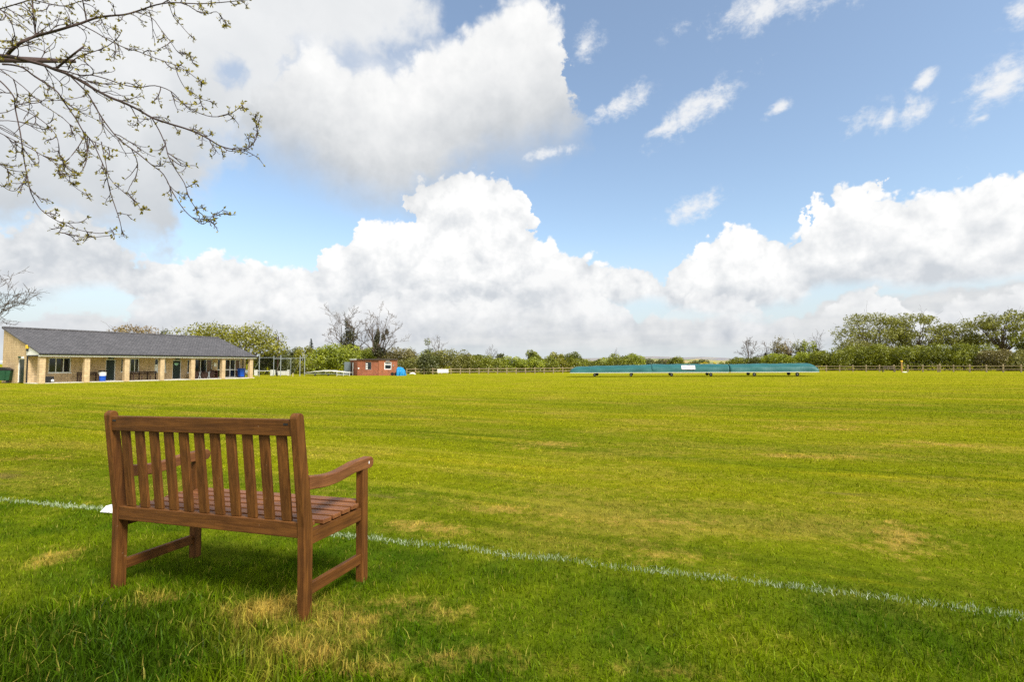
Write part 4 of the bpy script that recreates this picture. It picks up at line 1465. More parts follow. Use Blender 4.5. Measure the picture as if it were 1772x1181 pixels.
# large green waste container by the gable
t = pv_thing('waste_container', 3, 3.6, 'large dark green waste container with a black lid against the pavilion gable', 'waste container')
s_ = pv_s(3, 3.6)
t.location = ground_at(4, 663.6) + Vector((0, 0, .02))
t.rotation_euler = (0, 0, R(20))
mb = MB()
mb.prism([(-.62, .22), (.62, .22), (.74, 1.10), (-.74, 1.10)], -.45, .45, lambda u, v, a: (u, a, v))
mb.build('body', M['greenbin'], t, .03)
mb = MB()
mb.prism([(-.78, 1.101), (.78, 1.101), (.72, 1.20), (.10, 1.38), (-.30, 1.38), (-.72, 1.22)], -.48, .48, lambda u, v, a: (u, a, v))
mb.build('lid', M['black'], t, .02)
for xx in (-.5, .5):
    for yy in (-.33, .33):
        mb = MB().tube([(xx, yy - .04, .11), (xx, yy + .04, .11)], .11, 12)
        mb.build('wheel', M['white'] if yy < 0 and xx < 0 else M['rubber'], t)
for xx in (-.35, .35):
    MB().box(xx - .03, xx + .03, -.50, -.455, .3, 1.05).build('rib', M['greenbin'], t, .01)

# black planter box and white ball by the first pillar
t = pv_thing('planter_box', 84.5, 1.2, 'black square planter box beside the first veranda pillar', 'planter')
MB().prism([(-.30, .02), (.30, .02), (.34, .52), (-.34, .52)], -.3, .3, lambda u, v, a: (u, a, v)).build('tub', M['black'], t, .02)
MB().box(-.29, .29, -.27, .27, .44, .53).build('soil', M['darkwood'], t)
mb = MB()
for i in range(9):
    a = -math.pi / 2 + math.pi * i / 8
    if i == 0: pts, rd = [], []
    pts.append((0, 0, .16 + .15 * math.sin(a)))
    rd.append(max(.004, .15 * math.cos(a)))
mb.tube(pts, rd, 14)
q = pv_world(pv_s(92, 1.0), 1.0)
tag(mb.build('ball', M['white'], None, 0, q), 'white ball lying beside the black planter box', 'ball')


def veranda_bench(px0, px1, yl, label, legs=2):
    s0, s1 = pv_s(px0, yl), pv_s(px1, yl)
    L = s1 - s0
    t = empty('slatted_bench', pv_world(s0, yl), PROT, label, 'bench', 'dark benches under the veranda')
    for i in range(3):
        MB().box(.0, L, -.38 + i * .13, -.27 + i * .13, .42, .45).build('seat_slat', M['darkwood'], t)
    for z in (.58, .74):
        MB().box(.0, L, .05, .08, z, z + .10).build('back_slat', M['darkwood'], t)
    for k in range(legs):
        x = .05 + (L - .16) * k / (legs - 1)
        MB().box(x, x + .08, .081, .15, 0, .86).build('back_leg', M['darkwood'], t)
        MB().box(x, x + .08, -.40, -.33, 0, .419).build('front_leg', M['darkwood'], t)
        if k in (0, legs - 1):
            MB().box(x, x + .08, -.40, .08, .62, .67).build('armrest', M['darkwood'], t)
            MB().box(x, x + .08, -.40, -.33, .451, .619).build('arm_post', M['darkwood'], t)
    return t


veranda_bench(135, 170, 1.5, 'dark slatted bench behind the second veranda pillar', 2)
veranda_bench(227, 273, 1.6, 'long dark slatted bench between the third and fourth veranda pillars', 4)


def bin_(px, yl, w, h, mats, label, name, cat):
    t = pv_thing(name, px, yl, label, cat)
    MB().tube([(0, 0, .0), (0, 0, h * .5)], [w * .42, w * .47], 16).build('body', mats[0], t)
    MB().tube([(0, 0, h * .501), (0, 0, h * .86)], [w * .47, w * .50], 16).build('band', mats[1], t)
    MB().tube([(0, 0, h * .861), (0, 0, h * .95), (0, 0, h)], [w * .52, w * .5, w * .3], 16).build('lid', mats[2], t)
    return t


bin_(178.5, 1.2, .62, 1.0, (M['blue'], M['white'], M['black']), 'blue litter bin with a white band and black lid left of the first front door', 'litter_bin', 'bin')


def wheelie(px, yl, label):
    t = pv_thing('wheelie_bin', px, yl, label, 'bin')
    MB().prism([(-.22, .08), (.22, .08), (.29, .98), (-.29, .98)], -.27, .27, lambda u, v, a: (u, a, v)).build('body', M['blue'], t, .02)
    MB().prism([(-.32, .981), (.32, .981), (.28, 1.08), (-.28, 1.08)], -.33, .30, lambda u, v, a: (u, a, v)).build('lid', M['blue'], t, .02)
    for x in (-.2, .2):
        MB().tube([(x - .03, .27, .10), (x + .03, .27, .10)], .10, 12).build('wheel', M['rubber'], t)


wheelie(418, 1.5, 'blue wheelie bin standing beside the white french doors')

# folded dark tables and chairs heaped before the curtained window
t = pv_thing('furniture_heap', 352, 1.5, 'heap of folded dark garden tables before the curtained window', 'furniture')
r_ = random.Random(4)
for i in range(7):
    mb = MB()
    x = -1.1 + i * .34
    tilt = r_.uniform(-.25, .25)
    yy = r_.uniform(-.3, .3)
    mb.bar((x - .5, yy, .08), (x + .5 + tilt, yy + .1, .62 + r_.uniform(0, .25)), .05, .5)
    mb.build('table_top', M['darkwood'], t)
    mb = MB()
    mb.bar((x, yy - .2, 0), (x + .3 * r_.choice((-1, 1)), yy - .1, .8), .05, .05)
    mb.bar((x + .25, yy - .2, 0), (x + .1, yy - .1, .75), .05, .05)
    mb.build('leg_frame', M['steel'] if i % 3 == 1 else M['darkwood'], t)
t = pv_thing('shoe_rack', 371.5, 1.9, 'small dark red wooden rack between the heaped tables and the glazed side light', 'rack')
M['redwood'] = plain('red_wood', (.085, .022, .016), .6, .25)
for x in (-.30, .24):
    MB().box(x, x + .06, -.2, .2, 0, .85).build('side', M['redwood'], t)
for z in (.12, .44, .76):
    MB().box(-.239, .239, -.2, .2, z, z + .06).build('shelf', M['redwood'], t)
t = pv_thing('garden_chair', 429, 1.3, 'brown and white chair at the open right end of the veranda', 'chair')
for x in (-.22, .18):
    MB().box(x, x + .04, .18, .22, 0, .9).build('back_leg', M['redwood'], t)
    MB().box(x, x + .04, -.22, -.18, 0, .44).build('front_leg', M['redwood'], t)
MB().box(-.24, .24, -.24, .179, .441, .48).build('seat', M['white'], t)
MB().box(-.179, .179, .185, .215, .55, .88).build('backrest', M['white'], t)


# ------------------------------------------------------------------ practice net frame, boards, floodlight
def gz(px, Y):
    x = at_y(px, 640, Y).x
    return Vector((x, Y, g(x, Y)))


nf = gz(486, 70)
net = empty('net_frame', nf, 0, 'tall steel cricket practice net frame with braces right of the pavilion', 'net frame')
Yn = 70
posts = [(448.5, 614, 0), (473.5, 616, 2.5), (485.5, 615, 0), (503, 620, 4.0), (519, 616, 0), (527, 617, 3.5)]
topz = {}
for px, py, dy in posts:
    b = gz(px, Yn + dy) - nf
    tz = at_y(px, py, Yn + dy).z - nf.z
    topz[px] = (b, tz)
    MB().tube([(b.x, b.y, b.z - .1), (b.x, b.y, tz)], .055 if dy == 0 else .045, 8).build('post', M['steel'], net)
for (pa, ya, pb, yb) in ((440.5, 639, 448, 626), (477, 646, 485, 627), (508, 646, 518, 628), (497, 640, 503, 623)):
    a = at_y(pa, ya, Yn + .6) - nf
    b = at_y(pb, yb, Yn + .06) - nf
    MB().tube([a, b], .035, 6).build('brace', M['steel'], net)
for (pa, pb, yy, dy) in ((448.5, 485.5, 619.5, 0), (485.5, 519, 620.5, 0), (473.5, 503, 621.5, 3.2), (519, 527, 620, 1.5)):
    a, b = at_y(pa, yy, Yn + dy) - nf, at_y(pb, yy, Yn + dy) - nf
    MB().tube([a, b], .028, 6).build('top_rail', M['steel'], net)
mb = MB()
a, b = at_y(448.5, 620, Yn + .1) - nf, at_y(519, 620, Yn + .1) - nf
for i in range(24):
    t_ = i / 23
    p_ = a.lerp(b, t_)
    mb.tube([p_, (p_.x, p_.y, .03)], .006, 3, False)
for j in range(10):
    z = .1 + (a.z - .1) * j / 9
    mb.tube([(a.x, a.y, z), (b.x, b.y, z)], .006, 3, False)
tag(mb.build('netting', M['black'], net), kind='stuff')

Yb = 76
bf = gz(475, Yb)
bd = empty('rail_fence', bf, 0, 'white post and rail boundary fence with white panels behind the net frame', 'fence')
for px in (444, 499, 470):
    p_ = gz(px, Yb) - bf
    MB().box(p_.x - .16, p_.x + .16, -.08, .08, p_.z - .1, p_.z + .88).build('post', M['oldwhite'], bd)
for (pa, pb, z0, z1, nm) in ((440, 443, .05, .85, 'panel'), (470.9, 476.5, .08, .86, 'panel'), (480, 497.8, .08, .70, 'panel'), (445.8, 468.3, .66, .76, 'rail')):
    a, b = gz(pa, Yb) - bf, gz(pb, Yb) - bf
    MB().box(a.x, b.x, -.03, .03, z0, z1).build(nm, M['oldwhite'], bd)
q = gz(479.5, 71)
tag(MB().tube([(0, 0, -.1), (0, 0, .5)], .1, 10).tube([(0, 0, .5), (0, 0, .62)], [.13, .06], 10).build('bollard', M['black'], None, 0, q), 'short black bollard in front of the white panels', 'bollard')
q = gz(507, 69)
tag(MB().box(-.06, .06, -.05, .05, -.1, .42).prism([(-.06, .42), (.06, .42), (0, .50)], -.05, .05, lambda u, v, a: (u, a, v)).build('marker_post', plain('pale_timber', (.42, .36, .2), .8), None, 0, q), 'short pale wooden stake right of the white panels', 'stake')

fl = gz(480.5, 84)
t = empty('floodlight', fl, 0, 'dark brown floodlight mast behind the net frame', 'floodlight')
tz = at_y(480.5, 584, 84).z - fl.z
M['mast'] = plain('mast_brown', (.075, .030, .026), .7)
MB().tube([(0, 0, -.2), (0, 0, tz)], [.11, .08], 8).build('mast', M['mast'], t)
MB().box(-.32, -.081, -.04, .04, tz - .22, tz - .14).build('bracket', M['mast'], t)
mb = MB()
mb.prism([(-.62, -.10), (-.30, -.22), (-.24, -.02), (-.56, .14)], -.22, .22, lambda u, v, a: (u, a, v + tz - .12))
mb.build('lamp_head', M['black'], t, .02)

# flat white roll-on cover beside the shed
a, b = gz(531, 73), gz(606, 73)
t = empty('flat_cover', (a + b) / 2, 0, 'long flat white roll on pitch cover on low wheels left of the brick shed', 'pitch cover')
hw = (b.x - a.x) / 2
mb = MB()
n = 16
top, bot = [], []
for i in range(n + 1):
    u = -1 + 2 * i / n
    z = .40 + .36 * (1 - abs(u) ** 1.5) + .03 * math.sin(i * 2.1)
    top.append((u * hw, z + .05))
    bot.append((u * hw, z - .14 * (1 - abs(u))))
mb.prism(bot + top[::-1], -1.0, 1.0, lambda u, v, a_: (u, a_, v))
mb.build('sheet', M['oldwhite'], t, .01)
MB().box(-hw * .95, hw * .95, -.9, -.82, .28, .34).build('frame', M['steel'], t)
for xx in (-hw * .5, hw * .1, hw * .7):
    MB().tube([(xx, -.95, .14), (xx, -.85, .14)], .14, 12).build('wheel', M['rubber'], t)
    MB().bar((xx, -.84, .14), (xx, -.84, .3), .04, .04).build('strut', M['steel'], t)
a, b = gz(583, 71), gz(605.5, 71)
t = empty('railing', a, 0, 'low white two bar railing in front of the shed door', 'railing')
L = b.x - a.x
for z in (.16, .55):
    MB().box(0, L, -.02, .02, z, z + .06).build('rail', M['oldwhite'], t)
for x in (.0, L * .5, L - .06):
    MB().box(x, x + .06, -.055, -.021, -.1, .66).build('post', M['oldwhite'], t)

# ------------------------------------------------------------------ red brick shed
Ys = 73.0
s0 = gz(618, Ys)
sx1 = at_y(687, 640, Ys).x
t = empty('brick_shed', s0, 0, 'flat roofed red brick shed with two windows below the leafless trees', 'shed')
Ls = sx1 - s0.x
xm = at_y(655, 640, Ys).x - s0.x
hs = at_y(640, 623.4, Ys).z - s0.z


def wall_open(mb, x0, x1, y0, y1, z0, z1, ops):
    c = x0
    for a, b, c0, c1 in ops:
        mb.box(c, a, y0, y1, z0, z1).box(a, b, y0, y1, z0, c0).box(a, b, y0, y1, c1, z1)
        c = b
    mb.box(c, x1, y0, y1, z0, z1)


def shed_px(px, py):
    p_ = at_y(px, py, Ys) - s0
    return p_.x, p_.z


a0, za1 = shed_px(632, 627); a1, za0 = shed_px(642, 640.3)
b0, zb1 = shed_px(665, 626.8); b1, zb0 = shed_px(677.5, 640)
mb = MB()
wall_open(mb, 0, xm, .12, .37, -.3, hs, [(a0, a1, za0, za1)])
mb.build('front_wall', M['redbrick'], t)
mb = MB()
wall_open(mb, xm, Ls, 0, .25, -.3, hs, [(b0, b1, zb0, zb1)])
mb.add([(x, y, z) for z in (-.3, hs) for x, y in ((Ls - .25, .251), (Ls, .251), (Ls - 2.1, 4.5), (Ls - 2.35, 4.5))], [(3, 2, 1, 0), (4, 5, 6, 7), (0, 1, 5, 4), (1, 2, 6, 5), (2, 3, 7, 6), (3, 0, 4, 7)])
mb.build('front_wall', plain('red_brick_light', (.1, .1, .1)) if False else brick('red_brick_paler', (0.42, 0.130, 0.055), (0.33, 0.100, 0.045), (0.30, 0.18, 0.12), 0.225, 0.075, 0.010, var=0.12), t)  # paler red brick on the right half of the front and right end wall
# the left end runs back away from the camera, with an open grey door
dl = Vector((at_y(605, 640, Ys + 4.6).x - s0.x, 4.6, 0))
nv = dl.normalized()
pv = Vector((nv.y, -nv.x, 0)) * .0
mb = MB()
L4 = dl.length


def slant(mb, t0, t1, z0, z1, th=.25):
    p0, p1 = nv * t0 + Vector((0, .12, 0)), nv * t1 + Vector((0, .12, 0))
    q_ = Vector((nv.y, -nv.x, 0)) * th
    vs = [p0, p1, p1 + q_, p0 + q_]
    mb.add([(v.x, v.y, z0) for v in vs] + [(v.x, v.y, z1) for v in vs], [(3, 2, 1, 0), (4, 5, 6, 7), (0, 1, 5, 4), (1, 2, 6, 5), (2, 3, 7, 6), (3, 0, 4, 7)])


slant(mb, .0, L4 * .50, -.3, hs)
slant(mb, L4 * .50, L4 * .78, 2.0, hs)
slant(mb, L4 * .78, L4, -.3, hs)
mb.build('side_wall', M['redbrick'], t)
mb = MB()
slant(mb, L4 * .50, L4 * .78, .0, 2.0, .05)
mb.build('doorway', M['black'], t)
p_ = nv * (L4 * .79)
dd = MB().box(p_.x - 1.05, p_.x - .05, p_.y + .0, p_.y + .05, .05, 2.0)
M['greydoor'] = plain('door_grey', (.13, .16, .17), .5)
dd.build('open_door', M['greydoor'], t)
p2 = nv * (L4 * .40)
MB().box(p2.x - .22, p2.x - .12, p2.y - .02, p2.y + .08, -.1, 1.9).build('door_post', M['white'], t)
mb = MB()
ov = .12
hr = hs + .001
poly = [(-ov, -.05), (Ls + ov, -.16), (Ls - 2.0, 4.7), (dl.x - ov, 4.9)]
mb.add([(x, y, hr) for x, y in poly] + [(x, y, hr + .16) for x, y in poly], [(3, 2, 1, 0), (4, 5, 6, 7), (0, 1, 5, 4), (1, 2, 6, 5), (2, 3, 7, 6), (3, 0, 4, 7)])
mb.build('roof', plain('roof_felt', (.055, .045, .040), .8), t)
mb = MB()
mb.bar((dl.x - ov - .02, 4.9, hr + .10), (-ov - .02, -.05, hr + .10), .03, .20)
mb.build('fascia', M['white'], t)
for (x0, x1, z0, z1, yy, kind) in ((a0, a1, za0, za1, .18, 0), (b0, b1, zb0, zb1, .06, 1)):
    f = MB()
    fw = .06 if kind == 0 else .11
    f.box(x0, x0 + fw, yy, yy + .06, z0, z1).box(x1 - fw, x1, yy, yy + .06, z0, z1).box(x0 + fw, x1 - fw, yy, yy + .06, z1 - fw, z1).box(x0 + fw, x1 - fw, yy, yy + .06, z0, z0 + fw)
    if kind:
        f.box(x0 + fw, x1 - fw, yy + .002, yy + .058, z0 + (z1 - z0) * .60, z0 + (z1 - z0) * .72)
    wn = f.build('window', M['upvc'] if kind else M['steel'], t)
    MB().box(x0 + .03, x1 - .03, yy + .03, yy + .04, z0 + .03, z1 - .03).build('pane', M['glass'], wn)
    if not kind:
        mb = MB()
        for i in range(3):
            zz = z0 + (z1 - z0) * (.10 + .28 * i)
            mb.box(x0 + .06, x0 + (x1 - x0) * .38, yy + .012, yy + .029, zz, zz + .17)
        mb.build('blind', M['white'], wn)
x_, z_ = shed_px(620.3, 638)
MB().tube([(x_, .119, z_), (x_, .04, z_)], .11, 12).build('wall_lamp', M['white'], t)
x_, z_ = shed_px(671, 624.8)
MB().box(x_ - .28, x_ + .28, -.03, -.001, z_ - .07, z_ + .07).build('vent', M['steel'], t)
x_, z_ = shed_px(681, 633)
MB().box(x_ - .07, x_ + .07, -.05, -.001, z_ - .10, z_ + .10).build('meter_box', M['steel'], t)

q = gz(682, 72)
t = empty('roller_trolley', q, 0, 'rusty two wheeled trolley standing before the right end of the shed', 'trolley')
for x in (-.25, .28):
    MB().tube([(x, -.05, .24), (x, .05, .24)], .24, 14).build('wheel', M['rubber'], t)
MB().box(-.55, .5, .06, .5, .22, .30).build('deck', plain('rust', (.20, .075, .03), .9), t)
MB().bar((.45, .3, .3), (.62, .3, .95), .04, .04).build('handle', M['steel'], t)

# blue tarpaulin over a heap
q = gz(694, 72)
wv = (at_y(702, 640, 72).x - at_y(687, 640, 72).x) / 2
hh = at_y(694, 636, 72).z - q.z
V, F = [], []
nn, mm = 26, 20
for i in range(nn):
    for j in range(mm):
        u, v = -1 + 2 * i / (nn - 1), j / (mm - 1)
        a = math.pi * v
        prof = (1 - .25 * max(0, u) - .40 * max(0, u) ** 3) * (1 - .15 * max(0, -u) ** 6)
        rr = 1.0 + .07 * math.sin(9 * u + 4 * v) + .05 * math.sin(17 * u - 9 * v)
        end = math.sqrt(max(0, 1 - abs(u) ** 8))
        V.append((u * wv * 1.05 + .05 * math.sin(14 * v), -math.cos(a) * .9 * rr * end, max(-.02, math.sin(a) ** .6 * hh * prof * end * (1 + .04 * math.sin(13 * u + 7 * v)))))
for i in range(nn - 1):
    for j in range(mm - 1):
        F.append((i * mm + j, (i + 1) * mm + j, (i + 1) * mm + j + 1, i * mm + j + 1))
mb = MB()
mb.add(V, F, False)
tag(mb.build('tarpaulin', plain('tarpaulin_blue', (.010, .22, .50), .45, .35, 5.0, .5, 0, .4), None, 0, q), 'crumpled bright blue tarpaulin over a heap right of the shed', 'tarpaulin')
q = gz(714, 78)
mb = MB().tube([(-.45, 0, .08), (-.2, 0, .2), (.15, 0, .22), (.45, 0, .06)], [.08, .16, .15, .05], 8)
tag(mb.build('sack', M['white'], None, 0, q), 'pale sack lying in the grass right of the blue tarpaulin', 'sack')

# ------------------------------------------------------------------ post and rail fence along the far side
FENCE = [(700, 80.5), (990, 84.0), (1425, 82.0), (1600, 74.0), (1900, 62.0)]


def fence_y(px):
    return float(np.interp(px, [p[0] for p in FENCE], [p[1] for p in FENCE]))


M['railwood'] = plain('weathered_rail', (.27, .215, .135), .85, .3, 4.0, .15)
ppx = [704, 719, 734, 749] + [764.5 + 16.1 * i for i in range(15)]
ppx += [1006 + 17.0 * i for i in range(24)]
ppx += [1430, 1453, 1476, 1499, 1522, 1547, 1571, 1597, 1623, 1626.5, 1650, 1678, 1707, 1736, 1767, 1798]
fo = gz(1200, fence_y(1200))
fence = empty('wooden_fence', fo, 0, 'weathered brown post and two rail fence along the far hedge', 'fence')
prev = None
rf = random.Random(3)
for px in ppx:
    p_ = gz(px, fence_y(px)) - fo
    hgt = 1.02 + rf.uniform(-.04, .05)
    if px > 1420: hgt += .06
    MB().box(p_.x - .075, p_.x + .075, p_.y - .06, p_.y + .06, p_.z - .2, p_.z + hgt).build('post', M['railwood'], fence)
    if prev is not None:
        for z in (.40, .86):
            mb = MB()
            mb.bar(prev + Vector((0, -.085, z)), p_ + Vector((0, -.085, z + rf.uniform(-.02, .02))), .045, .10)
            mb.build('rail', M['railwood'], fence)
    prev = p_

q = gz(766.5, 78.6)
bw = (at_y(776, 640, 78.6).x - at_y(757, 640, 78.6).x) / 2
t = empty('white_board', q, 0, 'blank white board on short legs before the fence', 'board')
zt, zb = at_y(766, 639.4, 78.6).z - q.z, at_y(766, 645.6, 78.6).z - q.z
MB().box(-bw, bw, -.03, .03, zb, zt).build('panel', M['white'], t, .004)
for x in (-bw * .8, bw * .8):
    MB().box(x - .04, x + .04, .031, .09, -.1, zt - .05).build('leg', M['railwood'], t)

# small bench and yellow topped post by the right hand fence
q = gz(1539, 74.5)
t = empty('wooden_bench', q, R(-14), 'small dark weathered bench in front of the right hand fence', 'bench')
Lb = (at_y(1548, 640, 74.5).x - at_y(1530, 640, 74.5).x) / 2
M['greywood'] = plain('grey_timber', (.11, .085, .07), .85, .3)
for i in range(7):
    x = -Lb + .10 + (2 * Lb - .2) * i / 6
    MB().box(x - .05, x + .05, -.02, .01, .40, .78).build('back_slat', M['greywood'], t)
MB().box(-Lb, Lb, -.035, .025, .781, .86).build('top_rail', M['greywood'], t)
MB().box(-Lb, Lb, .03, .45, .38, .42).build('seat', M['greywood'], t)
for x in (-Lb, Lb - .08):
    MB().box(x, x + .08, -.03, .03, -.1, .379).build('leg', M['greywood'], t)
    MB().box(x, x + .08, .38, .45, -.1, .379).build('leg', M['greywood'], t)
    MB().box(x, x + .08, .026, .45, .58, .63).build('armrest', M['greywood'], t)
q = gz(1560.5, 74.2)
t = empty('marker_post', q, 0, 'slim ochre post with a yellow top right of the small far bench', 'post')
zt = at_y(1560, 624.5, 74.2).z - q.z
MB().box(-.07, .07, -.07, .07, -.1, zt - .18).build('stake', plain('ochre_post', (.34, .20, .06), .8), t)
MB().box(-.13, .13, -.12, .12, zt - .179, zt).build('cap', M['yellow'], t, .02)
q = gz(1565.5, 71)
tag(MB().prism([(-.3, 0), (.3, 0), (.2, .12), (-.2, .12)], -.08, .08, lambda u, v, a: (u, a, v)).build('boundary_marker', M['white'], None, .004, q), 'tiny white boundary marker below the yellow topped post', 'marker')

# ------------------------------------------------------------------ wheeled green pitch covers
m, N = new_mat('cover_sheet')
tc = N.node('ShaderNodeTexCoord')
n1 = N.noise(N.mapping(tc.outputs['Object'], scale=(.5, 2, 2)), 1.6, 5.0, .6)
n2 = N.noise(N.mapping(tc.outputs['Object'], scale=(1, .4, .4)), 3.0, 4.0, .6)
principled(N, N.mix(N.ss(n1, .3, .7), (0.012, 0.080, 0.080), (0.024, 0.118, 0.116)), 0.5, N.m('ADD', n1, n2), 0.06, 0.4, 0.3)
M['cover'] = m
cA, cB = ground_at(992, 651), ground_at(1416, 650)
cA = Vector((at_y(992, 651, 60.0).x, 60.0, 0)); cB = Vector((at_y(1416, 650, 53.5).x, 53.5, 0))
cA.z, cB.z = at_y(992, 651, 60.0).z, at_y(1416, 650, 53.5).z
cdir = (cB - cA)
CL = cdir.length
crot = math.atan2(cdir.y, cdir.x)


def cover_t(px):
    r = (px - CX) / F_PX
    d = cdir.normalized()
    return (r * cA.y - cA.x) / (d.x - r * d.y)


def pitch_cover(pa, pb, wheels, label, seed, round_l=False, round_r=False, h0=1.22, h1=1.32):
    ta, tb = cover_t(pa), cover_t(pb)
    L = tb - ta
    o = cA.lerp(cB, ta / CL)
    o.z = min(o.z, g(o.x, o.y) + .06) if False else o.z
    t = empty('pitch_cover', o, crot, label, 'pitch cover', 'wheeled pitch covers')
    slope = (cB.z - cA.z) / CL
    nn, mm = 60, 14
    V, F = [], []
    r = random.Random(seed)
    ph = [r.uniform(0, 6) for _ in range(4)]
    for i in range(nn + 1):
        u = i / nn
        x = u * L
        hz = h0 + (h1 - h0) * u
        hoops = .5 - .5 * math.cos(2 * math.pi * x / 3.1)
        hz -= .022 * hoops + .012 * math.sin(x * 1.1 + ph[0])
        e = 1.0
        if round_l: e = min(e, math.sqrt(max(.02, 1 - max(0, 1 - x / .8) ** 2 * .75)))
        if round_r: e = min(e, math.sqrt(max(.02, 1 - max(0, 1 - (L - x) / .8) ** 2 * .75)))
        for j in range(mm + 1):
            a = math.pi * j / mm
            yy = -math.cos(a) * 1.75 * (1 + .015 * math.sin(x * 2.3 + j))
            zz = .42 + (hz - .42) * e * math.sin(a) ** .62 + (.010 * math.sin(x * 3.1 + j * .9 + ph[1]) + .006 * math.sin(x * 7.3 + j * 1.7)) * (0 < j < mm)
            V.append((x, yy, zz + slope * x))
    for i in range(nn):
        for j in range(mm):
            F.append((i * (mm + 1) + j, i * (mm + 1) + j + 1, (i + 1) * (mm + 1) + j + 1, (i + 1) * (mm + 1) + j))
    F.append(tuple(range(mm, -1, -1)))
    F.append(tuple(nn * (mm + 1) + j for j in range(mm + 1)))
    mb = MB()
    mb.add(V, F, False)
    mb.s = [len(f) == 4 for f in F]
    mb.build('canopy', M['cover'], t)
    for yy in (-1.77, 1.77):
        mb = MB()
        mb.bar((.02, yy, .39), (L - .02, yy, .39 + slope * L), .05, .075)
        mb.build('frame_rail', M['alu'], t)
    for k, px in enumerate(wheels):
        x = cover_t(px) - ta
        for yy in (-1.6, 1.6):
            w = MB().tube([(x, yy - .07, .16 + slope * x), (x, yy + .07, .16 + slope * x)], .18, 14).build('wheel', M['rubber'], t)
            MB().tube([(x, yy - .075, .16 + slope * x), (x, yy + .075, .16 + slope * x)], .06, 8).build('hub', M['steel'], w)
            MB().bar((x, yy, .16 + slope * x), (x, yy, .33 + slope * x), .05, .05).build('strut', M['steel'], t)
    return t


pitch_cover(989.5, 1129, (1031, 1092), 'teal wheeled pitch cover with a rounded left end, leftmost of the three', 1, round_l=True, h0=1.12, h1=1.30)
c2 = pitch_cover(1127, 1257, (1160, 1226), 'teal wheeled pitch cover carrying the white banner, middle of the three', 2, h0=1.34, h1=1.30)
pitch_cover(1258.5, 1407, (1299, 1371), 'teal wheeled pitch cover with a sloped right end, rightmost of the three', 3, round_r=True, h0=1.28, h1=1.32)

# white banner on the middle cover, with its small faded marks
ta, tb = cover_t(1177), cover_t(1200)
o = cA.lerp(cB, ta / CL)
t = empty('banner', o, crot, 'white banner with faded blue and orange lettering on the middle pitch cover', 'banner')
L = tb - ta


def bp(u, v, d=0.0):            # on the curve of the cover: v 0..1 from the rail up
    a = math.radians(8 + 46 * v)
    return (u, -math.cos(a) * 1.75 - .035 - d, .42 + (1.31 - .42) * math.sin(a) ** .62 + .01 + (cB.z - cA.z) / CL * ta * 0)


def patch(mb, u0, u1, v0, v1, d):
    n = 8
    vs = []
    for i in range(n + 1):
        v = v0 + (v1 - v0) * i / n
        vs += [bp(u0, v, d), bp(u1, v, d), bp(u1, v, d - .012), bp(u0, v, d - .012)]
    fs = []
    for i in range(n):
        a = i * 4
        fs += [(a, a + 1, a + 5, a + 4), (a + 1, a + 2, a + 6, a + 5), (a + 2, a + 3, a + 7, a + 6), (a + 3, a, a + 4, a + 7)]
    fs += [(3, 2, 1, 0), (n * 4, n * 4 + 1, n * 4 + 2, n * 4 + 3)]
    mb.add(vs, fs)


mb = MB()
patch(mb, 0, L, .04, .86, .02)
mb.build('sheet', plain('banner_vinyl', (.60, .60, .60), .6, .05), t)
M['ink_blue'] = plain('ink_blue', (.06, .16, .42), .6)
M['ink_orange'] = plain('ink_orange', (.62, .24, .10), .6)
M['ink_red'] = plain('ink_pink', (.65, .16, .20), .6)
mb = MB()
for i in range(5):
    patch(mb, L * (.12 + .065 * i), L * (.165 + .065 * i), .40 - .05 * (i == 0), .56 + .08 * (i % 2), .026)
mb.build('lettering', M['ink_blue'], t)
mb = MB()
for i in range(6):
    patch(mb, L * (.63 + .055 * i), L * (.67 + .055 * i), .38, .52 + .07 * (i in (0, 3)), .026)
mb.build('lettering', M['ink_orange'], t)
mb = MB()
for i in range(4):
    patch(mb, L * (.47 + .015 * i), L * (.63 - .004 * i), .76 - .05 * i, .80 - .05 * i, .026)
mb.build('emblem', M['ink_red'], t)

# ------------------------------------------------------------------ budding tree whose boughs hang in at the top left
M['bud'] = foliage('young_leaf', (0.14, 0.120, 0.007), (0.37, 0.31, 0.022), .42)


